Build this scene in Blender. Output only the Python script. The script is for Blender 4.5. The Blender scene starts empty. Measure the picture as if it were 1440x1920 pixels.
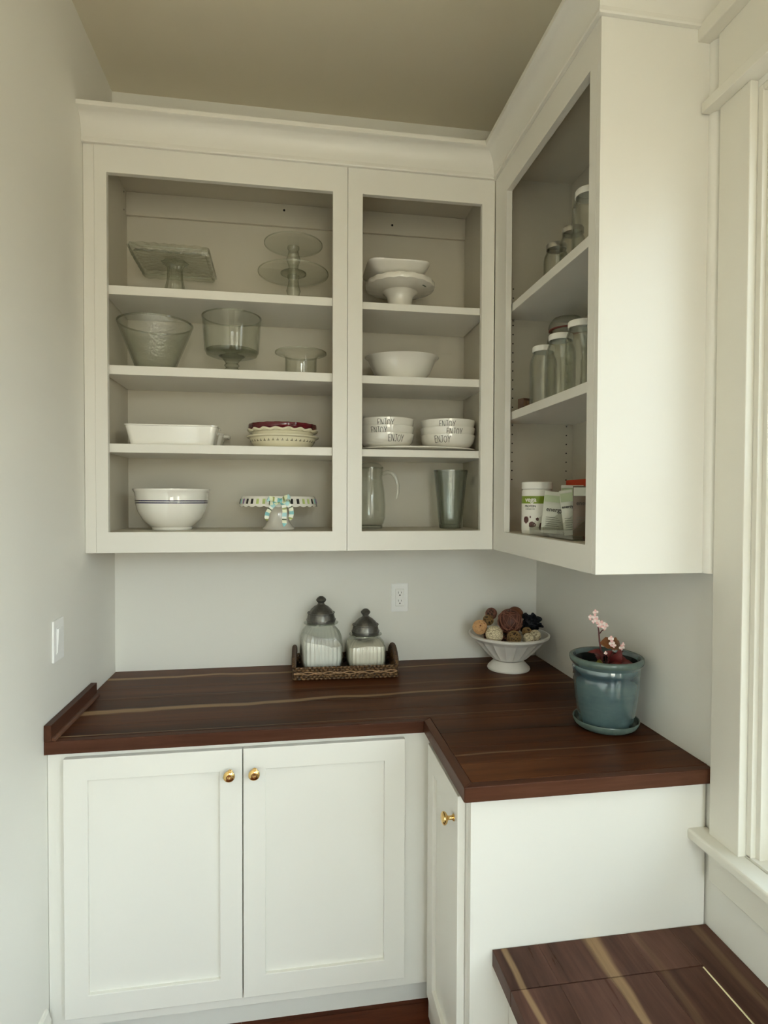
import bpy, bmesh, math, random
from mathutils import Matrix, Vector

random.seed(7)
S = bpy.context.scene
C = S.collection
PI = math.pi

# ------------------------------------------------------------------ camera
cam_d = bpy.data.cameras.new('camera')
cam_d.sensor_fit = 'VERTICAL'
cam_d.sensor_height = 36.0
cam_d.lens = 36.0 * 1098.55 / 1920.0
cam_d.clip_start = 0.02
cam = bpy.data.objects.new('camera', cam_d)
C.objects.link(cam)
yaw, pitch, roll = 0.1566, -0.0208, 0.0037
fw = Vector((math.sin(yaw) * math.cos(pitch), math.cos(yaw) * math.cos(pitch), math.sin(pitch)))
rt = Vector((math.cos(yaw), -math.sin(yaw), 0))
up = rt.cross(fw)
r2 = rt * math.cos(roll) + up * math.sin(roll)
u2 = -rt * math.sin(roll) + up * math.cos(roll)
M = Matrix((r2, u2, -fw)).transposed().to_4x4()
M.translation = Vector((0.6584, -2.3368, 1.5687))
cam.matrix_world = M
S.camera = cam

# ------------------------------------------------------------------ world, exposure
W = bpy.data.worlds.new('overcast_daylight')
S.world = W
W.use_nodes = True
bg = W.node_tree.nodes['Background']
bg.inputs['Strength'].default_value = 8.0
# overcast sky, tree-toned band added to cut low light, warm lawn and paving below it
_t = W.node_tree
_tc = _t.nodes.new('ShaderNodeTexCoord')
_sp = _t.nodes.new('ShaderNodeSeparateXYZ')
_rp = _t.nodes.new('ShaderNodeValToRGB')
_mr = _t.nodes.new('ShaderNodeMapRange')
_mr.inputs['From Min'].default_value = -1.0
_t.links.new(_tc.outputs['Generated'], _sp.inputs[0])
_t.links.new(_sp.outputs[2], _mr.inputs[0])
_t.links.new(_mr.outputs[0], _rp.inputs[0])
_e = _rp.color_ramp.elements
_e[0].position, _e[0].color = 0.47, (0.40, 0.365, 0.29, 1)      # sunlit lawn and paving
_e[1].position, _e[1].color = 0.80, (0.92, 1.10, 1.20, 1)      # overcast sky
for _p, _c in ((0.51, (0.52, 0.505, 0.44, 1)), (0.535, (0.62, 0.63, 0.58, 1)), (0.57, (0.84, 0.93, 0.95, 1))):   # unseen tree-toned horizon, added to dim low window light
    _k = _e.new(_p)
    _k.color = _c
_t.links.new(_rp.outputs[0], bg.inputs['Color'])
S.view_settings.view_transform = 'Standard'
S.view_settings.look = 'None'
S.view_settings.exposure = 0.96
S.view_settings.gamma = 1.0
S.view_settings.use_curve_mapping = False
cy = S.cycles
cy.use_denoising = True
cy.use_adaptive_sampling = True
cy.adaptive_threshold = 0.08
cy.adaptive_min_samples = 28
cy.max_bounces = 10
cy.diffuse_bounces = 6
cy.glossy_bounces = 4
cy.transmission_bounces = 8
cy.transparent_max_bounces = 40
cy.caustics_reflective = False
cy.caustics_refractive = False
cy.sample_clamp_indirect = 6.0


def portal(name, loc, rot, sx, sy):
    l = bpy.data.lights.new(name, 'AREA')
    l.shape = 'RECTANGLE'
    l.size, l.size_y = sx, sy
    l.cycles.is_portal = True
    o = bpy.data.objects.new(name, l)
    o.location = loc
    o.rotation_euler = rot
    C.objects.link(o)


# ------------------------------------------------------------------ materials
MATS = {}


def new_mat(name):
    m = bpy.data.materials.new(name)
    m.use_nodes = True
    nt = m.node_tree
    b = nt.nodes['Principled BSDF']
    MATS[name] = m
    return m, nt, b


def N(nt, t, **kw):
    n = nt.nodes.new(t)
    for k, v in kw.items():
        setattr(n, k, v)
    return n


def math_node(nt, op, a, b=None, clamp=False):
    n = N(nt, 'ShaderNodeMath', operation=op)
    n.use_clamp = clamp
    for i, v in enumerate((a, b)):
        if v is None:
            continue
        if isinstance(v, (int, float)):
            n.inputs[i].default_value = v
        else:
            nt.links.new(v, n.inputs[i])
    return n.outputs[0]


def mix_col(nt, fac, a, b, mode='MIX'):
    n = N(nt, 'ShaderNodeMix', data_type='RGBA', blend_type=mode)
    for sock, v in ((n.inputs['Factor'], fac), (n.inputs[6], a), (n.inputs[7], b)):
        if isinstance(v, (int, float)):
            sock.default_value = v
        elif isinstance(v, tuple):
            sock.default_value = (*v, 1) if len(v) == 3 else v
        else:
            nt.links.new(v, sock)
    return n.outputs[2]


def noise(nt, vec, scale, detail=3.0, rough=0.5):
    n = N(nt, 'ShaderNodeTexNoise')
    n.inputs['Scale'].default_value = scale
    n.inputs['Detail'].default_value = detail
    n.inputs['Roughness'].default_value = rough
    if vec is not None:
        nt.links.new(vec, n.inputs['Vector'])
    return n


def obj_coord(nt, scale=(1, 1, 1), loc=(0, 0, 0)):
    tc = N(nt, 'ShaderNodeTexCoord')
    mp = N(nt, 'ShaderNodeMapping')
    mp.inputs['Scale'].default_value = scale
    mp.inputs['Location'].default_value = loc
    nt.links.new(tc.outputs['Object'], mp.inputs['Vector'])
    return mp.outputs['Vector']


def bump(nt, b, height, strength, dist=0.001):
    bn = N(nt, 'ShaderNodeBump')
    bn.inputs['Strength'].default_value = strength
    bn.inputs['Distance'].default_value = dist
    nt.links.new(height, bn.inputs['Height'])
    nt.links.new(bn.outputs['Normal'], b.inputs['Normal'])
    return bn


def plain(name, col, rough=0.5, metal=0.0, nscale=40, var=0.06, bump_s=0.15, bump_scale=None, coat=0.0, spec=0.5):
    """paint / ceramic / metal with a slight procedural tone variation and relief"""
    m, nt, b = new_mat(name)
    v = obj_coord(nt)
    n = noise(nt, v, nscale, 3)
    c = mix_col(nt, n.outputs['Fac'], tuple(x * (1 - var) for x in col), tuple(min(1, x * (1 + var)) for x in col))
    nt.links.new(c, b.inputs['Base Color'])
    b.inputs['Roughness'].default_value = rough
    b.inputs['Metallic'].default_value = metal
    b.inputs['Coat Weight'].default_value = coat
    b.inputs['Specular IOR Level'].default_value = spec
    if bump_s:
        n2 = noise(nt, v, bump_scale or nscale * 8, 2)
        bump(nt, b, n2.outputs['Fac'], bump_s, 0.0004)
    return m


def flat(name, col, rough):
    """even paint: a very slow tone drift only"""
    m, nt, b = new_mat(name)
    n = noise(nt, obj_coord(nt), 2.5, 0)
    c = mix_col(nt, n.outputs['Fac'], tuple(x * 0.985 for x in col), tuple(min(1, x * 1.015) for x in col))
    nt.links.new(c, b.inputs['Base Color'])
    b.inputs['Roughness'].default_value = rough
    return m


flat('wall_paint', (0.80, 0.785, 0.73), 0.62)
flat('ceiling_paint', (0.76, 0.70, 0.56), 0.75)
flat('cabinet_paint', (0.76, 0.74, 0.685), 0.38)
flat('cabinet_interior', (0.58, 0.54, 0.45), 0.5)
flat('window_paint', (0.74, 0.715, 0.64), 0.55)
plain('switch_plastic', (0.86, 0.86, 0.85), 0.3, var=0.01, bump_s=0)
plain('dark_hole', (0.015, 0.013, 0.012), 0.8, bump_s=0)
plain('gap_shadow', (0.05, 0.045, 0.04), 0.8, bump_s=0)
plain('white_ceramic', (0.84, 0.82, 0.76), 0.06, var=0.012, bump_s=0, coat=1.0, spec=1.0)
plain('pearl_ceramic', (0.80, 0.77, 0.70), 0.12, var=0.02, bump_s=0.02, spec=0.9, coat=0.5)
plain('matte_ceramic', (0.74, 0.71, 0.66), 0.45, nscale=25, var=0.04, bump_s=0.1)
plain('cream_ceramic', (0.78, 0.73, 0.55), 0.18, var=0.03, bump_s=0.04)
plain('wine_ceramic', (0.105, 0.006, 0.012), 0.10, var=0.15, bump_s=0, coat=0.4)
plain('navy_stripe', (0.02, 0.02, 0.08), 0.15, var=0.1, bump_s=0)
plain('olive_print', (0.07, 0.06, 0.025), 0.3, var=0.2, bump_s=0)
plain('letter_ink', (0.03, 0.028, 0.025), 0.4, bump_s=0)
plain('brass', (0.83, 0.56, 0.22), 0.16, 1.0, var=0.04, bump_s=0.03)
plain('hinge_brass', (0.92, 0.80, 0.52), 0.22, 1.0, var=0.04, bump_s=0.03)
plain('screw_metal', (0.6, 0.6, 0.58), 0.3, 1.0, bump_s=0)
plain('pewter', (0.17, 0.165, 0.15), 0.38, 0.85, nscale=120, var=0.35, bump_s=0.4, bump_scale=260)
plain('zinc', (0.55, 0.54, 0.51), 0.3, 0.9, var=0.1, bump_s=0.1)
plain('white_lid', (0.83, 0.82, 0.78), 0.3, var=0.02, bump_s=0)
plain('flour', (0.93, 0.92, 0.88), 0.9, nscale=60, var=0.03, bump_s=0.5, bump_scale=220)
plain('sugar', (0.90, 0.85, 0.74), 0.9, nscale=60, var=0.04, bump_s=0.5, bump_scale=220)
plain('soil', (0.03, 0.022, 0.016), 0.95, nscale=90, var=0.5, bump_s=1.0, bump_scale=120)
plain('stem_red', (0.10, 0.02, 0.02), 0.5, var=0.3, bump_s=0)
plain('leaf_red', (0.13, 0.022, 0.02), 0.38, nscale=60, var=0.45, bump_s=0.4, bump_scale=90)
plain('leaf_bronze', (0.20, 0.075, 0.025), 0.38, nscale=60, var=0.4, bump_s=0.4, bump_scale=90)
plain('leaf_green', (0.22, 0.20, 0.03), 0.4, nscale=60, var=0.3, bump_s=0.3, bump_scale=90)
plain('petal_pink', (0.86, 0.52, 0.50), 0.45, nscale=90, var=0.12, bump_s=0.2)
plain('petal_pale', (0.90, 0.76, 0.72), 0.45, nscale=90, var=0.06, bump_s=0.2)
plain('tan_shaving', (0.62, 0.36, 0.17), 0.75, nscale=70, var=0.3, bump_s=0.8, bump_scale=150)
plain('vine_dark', (0.085, 0.028, 0.018), 0.6, nscale=60, var=0.4, bump_s=0.4)
plain('vine_light', (0.22, 0.085, 0.055), 0.55, nscale=60, var=0.35, bump_s=0.4)
plain('twig_olive', (0.24, 0.14, 0.05), 0.65, nscale=60, var=0.35, bump_s=0.4)
plain('twig_core', (0.045, 0.025, 0.014), 0.8, nscale=60, var=0.4, bump_s=0.4)
plain('rust_husk', (0.17, 0.058, 0.025), 0.7, nscale=60, var=0.4, bump_s=0.6, bump_scale=130)
plain('navy_husk', (0.008, 0.009, 0.014), 0.6, nscale=60, var=0.4, bump_s=0.4)
plain('tub_white', (0.84, 0.83, 0.79), 0.35, var=0.015, bump_s=0)
plain('label_green', (0.20, 0.29, 0.02), 0.4, var=0.06, bump_s=0)
plain('label_white', (0.82, 0.80, 0.74), 0.4, var=0.03, bump_s=0)
plain('label_berry', (0.12, 0.045, 0.04), 0.4, nscale=30, var=0.4, bump_s=0)
plain('packet_paper', (0.62, 0.63, 0.56), 0.4, nscale=30, var=0.08, bump_s=0.3, bump_scale=60)
plain('packet_green', (0.44, 0.52, 0.34), 0.4, nscale=30, var=0.12, bump_s=0.2)
plain('packet_brown', (0.16, 0.11, 0.075), 0.4, nscale=30, var=0.25, bump_s=0.2)
plain('packet_red', (0.62, 0.06, 0.015), 0.4, var=0.1, bump_s=0.1)
plain('print_grey', (0.12, 0.13, 0.11), 0.5, bump_s=0)
plain('gasket_red', (0.22, 0.05, 0.04), 0.5, bump_s=0)
plain('box_brown', (0.10, 0.055, 0.035), 0.5, nscale=50, var=0.3, bump_s=0.1)
plain('ribbon_purple', (0.25, 0.14, 0.36), 0.4, nscale=50, var=0.2, bump_s=0.2)
plain('ribbon_green', (0.45, 0.55, 0.20), 0.4, nscale=50, var=0.2, bump_s=0.2)
plain('ribbon_teal', (0.22, 0.52, 0.52), 0.4, nscale=50, var=0.2, bump_s=0.2)
plain('stamp_green', (0.10, 0.14, 0.10), 0.5, bump_s=0)
plain('dark_glaze', (0.018, 0.022, 0.022), 0.25, bump_s=0)
plain('lamp_metal', (0.5, 0.48, 0.45), 0.3, 0.9, bump_s=0)


def walnut(name, along, streaks, dark=(0.022, 0.0060, 0.0022), mid=(0.070, 0.0215, 0.0075), light=(0.135, 0.048, 0.018), rough=0.36, board_var=0.35):
    m, nt, b = new_mat(name)
    sc = {'X': (1.3, 16, 16), 'Y': (16, 1.3, 16)}[along]
    v = obj_coord(nt, sc)
    oi = N(nt, 'ShaderNodeObjectInfo')
    rnd = oi.outputs['Random']
    comb = N(nt, 'ShaderNodeCombineXYZ')
    nt.links.new(math_node(nt, 'MULTIPLY', rnd, 37.0), comb.inputs[2])
    nt.links.new(math_node(nt, 'MULTIPLY', rnd, 11.0), comb.inputs[0])
    add = N(nt, 'ShaderNodeVectorMath', operation='ADD')
    nt.links.new(v, add.inputs[0])
    nt.links.new(comb.outputs[0], add.inputs[1])
    v2 = add.outputs[0]
    n1 = noise(nt, v2, 0.55, 3, 0.5)
    n1.inputs['Distortion'].default_value = 0.9
    n2 = noise(nt, v2, 3.2, 5, 0.65)
    n2.inputs['Distortion'].default_value = 0.4
    f = math_node(nt, 'ADD', math_node(nt, 'MULTIPLY', n1.outputs['Fac'], 0.62), math_node(nt, 'MULTIPLY', n2.outputs['Fac'], 0.38))
    f = math_node(nt, 'ADD', f, math_node(nt, 'MULTIPLY', math_node(nt, 'SUBTRACT', rnd, 0.5), board_var * 0.35))
    ramp = N(nt, 'ShaderNodeValToRGB')
    e = ramp.color_ramp.elements
    e[0].position = 0.34
    e[0].color = (*dark, 1)
    e[1].position = 0.70
    e[1].color = (*light, 1)
    k = e.new(0.52)
    k.color = (*mid, 1)
    nt.links.new(f, ramp.inputs['Fac'])
    col = ramp.outputs['Color']
    # pale sapwood streaks that run with the grain
    tc = N(nt, 'ShaderNodeTexCoord')
    sep = N(nt, 'ShaderNodeSeparateXYZ')
    nt.links.new(tc.outputs['Object'], sep.inputs[0])
    a, c = (sep.outputs[0], sep.outputs[1]) if along == 'X' else (sep.outputs[1], sep.outputs[0])
    for i, (pos, slope, amp, width, a0, a1, strength) in enumerate(streaks):
        nn = N(nt, 'ShaderNodeTexNoise', noise_dimensions='1D')
        nn.inputs['Scale'].default_value = 3.2
        nn.inputs['Detail'].default_value = 2
        nt.links.new(math_node(nt, 'ADD', a, 7.3 * (i + 1)), nn.inputs['W'])
        off = math_node(nt, 'MULTIPLY', math_node(nt, 'SUBTRACT', nn.outputs['Fac'], 0.5), amp)
        d = math_node(nt, 'SUBTRACT', c, pos)
        d = math_node(nt, 'SUBTRACT', d, math_node(nt, 'MULTIPLY', math_node(nt, 'SUBTRACT', a, a0), slope))
        d = math_node(nt, 'ABSOLUTE', math_node(nt, 'SUBTRACT', d, off))
        # width tapers from a0 (wide) to a1 (narrow)
        t = math_node(nt, 'DIVIDE', math_node(nt, 'SUBTRACT', a, a0), (a1 - a0), clamp=True)
        wv = math_node(nt, 'MULTIPLY', math_node(nt, 'SUBTRACT', 1.0, math_node(nt, 'MULTIPLY', t, 0.75)), width)
        mk = math_node(nt, 'SUBTRACT', 1.0, math_node(nt, 'DIVIDE', d, wv), clamp=True)
        mk = math_node(nt, 'MULTIPLY', mk, 1.8, clamp=True)
        mk = math_node(nt, 'MULTIPLY', mk, math_node(nt, 'ADD', math_node(nt, 'MULTIPLY', n2.outputs['Fac'], 0.9), 0.4), clamp=True)
        mk = math_node(nt, 'MULTIPLY', mk, strength)
        col = mix_col(nt, mk, col, (0.36, 0.235, 0.125))
    nt.links.new(col, b.inputs['Base Color'])
    rr = math_node(nt, 'ADD', math_node(nt, 'MULTIPLY', n2.outputs['Fac'], 0.16), rough - 0.08)
    nt.links.new(rr, b.inputs['Roughness'])
    b.inputs['Specular IOR Level'].default_value = 0.10
    bump(nt, b, n2.outputs['Fac'], 0.12, 0.0006)
    return m


walnut('walnut_counter', 'X', [(-0.100, 0.008, 0.045, 0.016, 0.0, 1.5, 0.90), (-0.446, 0.048, 0.040, 0.024, 0.0, 1.5, 0.85),
                               (-0.622, 0.01, 0.004, 0.006, 0.0, 0.20, 0.8), (-0.285, 0.02, 0.03, 0.010, 1.6, 0.2, 0.22),
                               (-0.90, 0.02, 0.02, 0.006, 1.0, 2.0, 0.35)])
walnut('walnut_edge', 'X', [], (0.050, 0.018, 0.010), (0.088, 0.035, 0.020), (0.135, 0.060, 0.036), 0.36)
walnut('walnut_edge_y', 'Y', [], (0.050, 0.020, 0.012), (0.085, 0.034, 0.019), (0.13, 0.056, 0.032), 0.36)
walnut('walnut_bench', 'Y', [(1.150, -0.03, 0.020, 0.010, -1.0, -2.5, 0.7), (1.376, 0.05, 0.030, 0.030, -1.0, -1.35, 0.75),
                             (1.645, 0.01, 0.02, 0.016, -1.0, -2.5, 0.28), (1.47, 0.05, 0.03, 0.012, -1.3, -2.5, 0.18)],
       (0.040, 0.018, 0.012), (0.090, 0.042, 0.030), (0.150, 0.075, 0.055), 0.30)
walnut('floor_wood', 'X', [], (0.05, 0.012, 0.005), (0.11, 0.030, 0.012), (0.17, 0.055, 0.022), 0.32, 0.6)


def glass(name, tint=(0.93, 0.95, 0.92), edge=(0.42, 0.45, 0.38), edge_pow=3.0, gloss=1.0, rough=0.02, bumpy=0.0, bscale=60, frost=0.0, streak=None, base_r=0.04, bump_all=False):
    m, nt, b = new_mat(name)
    nt.nodes.remove(b)
    out = nt.nodes['Material Output']
    lw = N(nt, 'ShaderNodeLayerWeight')
    lw.inputs['Blend'].default_value = 0.5
    tr = N(nt, 'ShaderNodeBsdfTransparent')
    fac = math_node(nt, 'POWER', lw.outputs['Facing'], edge_pow)
    nt.links.new(mix_col(nt, fac, tint, edge), tr.inputs['Color'])
    gl = N(nt, 'ShaderNodeBsdfGlossy')
    gl.inputs['Roughness'].default_value = rough
    gl.inputs['Color'].default_value = (gloss, gloss, gloss, 1)
    # Schlick reflectance of a thin glass wall, the same from both sides
    fr = math_node(nt, 'ADD', math_node(nt, 'MULTIPLY', math_node(nt, 'POWER', lw.outputs['Facing'], 5.0), 0.9), base_r)
    if bumpy:
        nn = noise(nt, obj_coord(nt, streak or (1, 1, 1)), bscale, 2)
        bn = N(nt, 'ShaderNodeBump')
        bn.inputs['Strength'].default_value = bumpy
        bn.inputs['Distance'].default_value = 0.004
        nt.links.new(nn.outputs['Fac'], bn.inputs['Height'])
        for x in ((gl, lw) if bump_all else (gl,)):
            nt.links.new(bn.outputs['Normal'], x.inputs['Normal'])
    mx = N(nt, 'ShaderNodeMixShader')
    nt.links.new(fr, mx.inputs[0])
    nt.links.new(tr.outputs[0], mx.inputs[1])
    nt.links.new(gl.outputs[0], mx.inputs[2])
    last = mx
    if frost:
        df = N(nt, 'ShaderNodeBsdfTranslucent')
        df.inputs['Color'].default_value = (0.8, 0.82, 0.78, 1)
        d2 = N(nt, 'ShaderNodeBsdfDiffuse')
        d2.inputs['Color'].default_value = (0.8, 0.82, 0.78, 1)
        m1 = N(nt, 'ShaderNodeMixShader')
        m1.inputs[0].default_value = 0.5
        nt.links.new(df.outputs[0], m1.inputs[1])
        nt.links.new(d2.outputs[0], m1.inputs[2])
        m2 = N(nt, 'ShaderNodeMixShader')
        m2.inputs[0].default_value = frost
        nt.links.new(mx.outputs[0], m2.inputs[1])
        nt.links.new(m1.outputs[0], m2.inputs[2])
        last = m2
    nt.links.new(last.outputs[0], out.inputs['Surface'])
    return m


glass('clear_glass', (0.978, 0.985, 0.972), (0.42, 0.44, 0.36), 4.0)
glass('thick_glass', (0.95, 0.962, 0.94), (0.30, 0.32, 0.25), 2.8)
glass('pressed_glass', (0.95, 0.96, 0.94), (0.36, 0.38, 0.30), 2.6, bumpy=0.7, bscale=60, bump_all=True)
glass('hammered_glass', (0.965, 0.973, 0.957), (0.48, 0.50, 0.43), 3.2, rough=0.06, bumpy=0.9, bscale=120, frost=0.012, base_r=0.055)
glass('grey_glass', (0.87, 0.895, 0.875), (0.24, 0.26, 0.235), 2.0, rough=0.05, bumpy=0.4, bscale=60, streak=(3, 3, 0.6), base_r=0.07)
glass('jar_glass', (0.972, 0.98, 0.963), (0.36, 0.39, 0.32), 3.0, bumpy=0.25, bscale=45, base_r=0.055)
glass('canister_glass', (0.985, 0.99, 0.98), (0.50, 0.52, 0.46), 3.2, base_r=0.05)
glass('acrylic', (0.965, 0.97, 0.955), (0.40, 0.42, 0.38), 3.0)
glass('window_glass', (0.97, 0.985, 0.98), (0.8, 0.84, 0.83), 4.0)

# added dark layer, unseen in view, that halves the light through a window
m, nt, b = new_mat('dimming_mesh')
b.inputs['Base Color'].default_value = (0.05, 0.05, 0.05, 1)
b.inputs['Roughness'].default_value = 0.6
tr_ = N(nt, 'ShaderNodeBsdfTransparent')
mx_ = N(nt, 'ShaderNodeMixShader')
mx_.inputs[0].default_value = 0.50
nt.links.new(tr_.outputs[0], mx_.inputs[1])
nt.links.new(b.outputs[0], mx_.inputs[2])
nt.links.new(mx_.outputs[0], nt.nodes['Material Output'].inputs['Surface'])

# teal pot glaze: mottled, darker bands near the rim, crackle relief
m, nt, b = new_mat('teal_glaze')
v = obj_coord(nt)
n1 = noise(nt, v, 22, 4, 0.6)
n2 = noise(nt, obj_coord(nt, (1, 1, 9)), 14, 3, 0.6)
c = mix_col(nt, n1.outputs['Fac'], (0.030, 0.070, 0.085), (0.115, 0.185, 0.190))
c = mix_col(nt, math_node(nt, 'MULTIPLY', n2.outputs['Fac'], 0.55), c, (0.135, 0.20, 0.20))
sp = N(nt, 'ShaderNodeSeparateXYZ')
nt.links.new(v, sp.inputs[0])
bd = math_node(nt, 'ABSOLUTE', math_node(nt, 'SUBTRACT', sp.outputs[2], 0.150))
bd = math_node(nt, 'SUBTRACT', 1.0, math_node(nt, 'DIVIDE', bd, 0.022), clamp=True)
c = mix_col(nt, math_node(nt, 'MULTIPLY', bd, 0.8), c, (0.018, 0.048, 0.072))
nt.links.new(c, b.inputs['Base Color'])
b.inputs['Roughness'].default_value = 0.10
b.inputs['Specular IOR Level'].default_value = 1.0
b.inputs['Coat Weight'].default_value = 1.0
b.inputs['Coat Roughness'].default_value = 0.02
bump(nt, b, n1.outputs['Fac'], 0.05, 0.002)

m, nt, b = new_mat('sage_glaze')
v = obj_coord(nt)
n1 = noise(nt, v, 30, 4, 0.6)
nt.links.new(mix_col(nt, n1.outputs['Fac'], (0.055, 0.095, 0.085), (0.16, 0.21, 0.185)), b.inputs['Base Color'])
b.inputs['Roughness'].default_value = 0.16

# cream ball with dark crackle net
m, nt, b = new_mat('crackle_cream')
vo = N(nt, 'ShaderNodeTexVoronoi', feature='DISTANCE_TO_EDGE')
vo.inputs['Scale'].default_value = 85
nt.links.new(obj_coord(nt, (1, 1, 1.6)), vo.inputs['Vector'])
mk = math_node(nt, 'MULTIPLY', vo.outputs['Distance'], 14.0, clamp=True)
nt.links.new(mix_col(nt, mk, (0.12, 0.075, 0.03), (0.72, 0.62, 0.42)), b.inputs['Base Color'])
b.inputs['Roughness'].default_value = 0.6
bump(nt, b, mk, 0.6, 0.002)

# wicker cane
m, nt, b = new_mat('wicker')
n1 = noise(nt, obj_coord(nt), 110, 3, 0.6)
rp = N(nt, 'ShaderNodeValToRGB')
rp.color_ramp.elements[0].position = 0.34
rp.color_ramp.elements[0].color = (0.030, 0.013, 0.005, 1)
rp.color_ramp.elements[1].position = 0.68
rp.color_ramp.elements[1].color = (0.22, 0.115, 0.042, 1)
nt.links.new(n1.outputs['Fac'], rp.inputs['Fac'])
nt.links.new(rp.outputs['Color'], b.inputs['Base Color'])
b.inputs['Roughness'].default_value = 0.5
plain('wicker_pale', (0.40, 0.25, 0.14), 0.5, nscale=90, var=0.3, bump_s=0.3)
plain('wicker_dark', (0.05, 0.024, 0.011), 0.6, nscale=90, var=0.4, bump_s=0.3)

# striped ribbon
m, nt, b = new_mat('ribbon_stripe')
uv = N(nt, 'ShaderNodeUVMap')
spu = N(nt, 'ShaderNodeSeparateXYZ')
nt.links.new(uv.outputs[0], spu.inputs[0])
rp = N(nt, 'ShaderNodeValToRGB')
rp.color_ramp.interpolation = 'CONSTANT'
cols = [(0.0, (0.22, 0.50, 0.52)), (0.16, (0.80, 0.82, 0.72)), (0.30, (0.30, 0.33, 0.10)), (0.38, (0.74, 0.78, 0.55)),
        (0.52, (0.40, 0.66, 0.68)), (0.70, (0.82, 0.84, 0.78)), (0.80, (0.10, 0.13, 0.07)), (0.86, (0.78, 0.80, 0.62))]
el = rp.color_ramp.elements
el[0].position, el[0].color = cols[0][0], (*cols[0][1], 1)
el[1].position, el[1].color = cols[1][0], (*cols[1][1], 1)
for p_, c_ in cols[2:]:
    k = el.new(p_)
    k.color = (*c_, 1)
nt.links.new(math_node(nt, 'FRACT', math_node(nt, 'MULTIPLY', spu.outputs[0], 13.0)), rp.inputs['Fac'])
nt.links.new(rp.outputs['Color'], b.inputs['Base Color'])
b.inputs['Roughness'].default_value = 0.4


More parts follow.
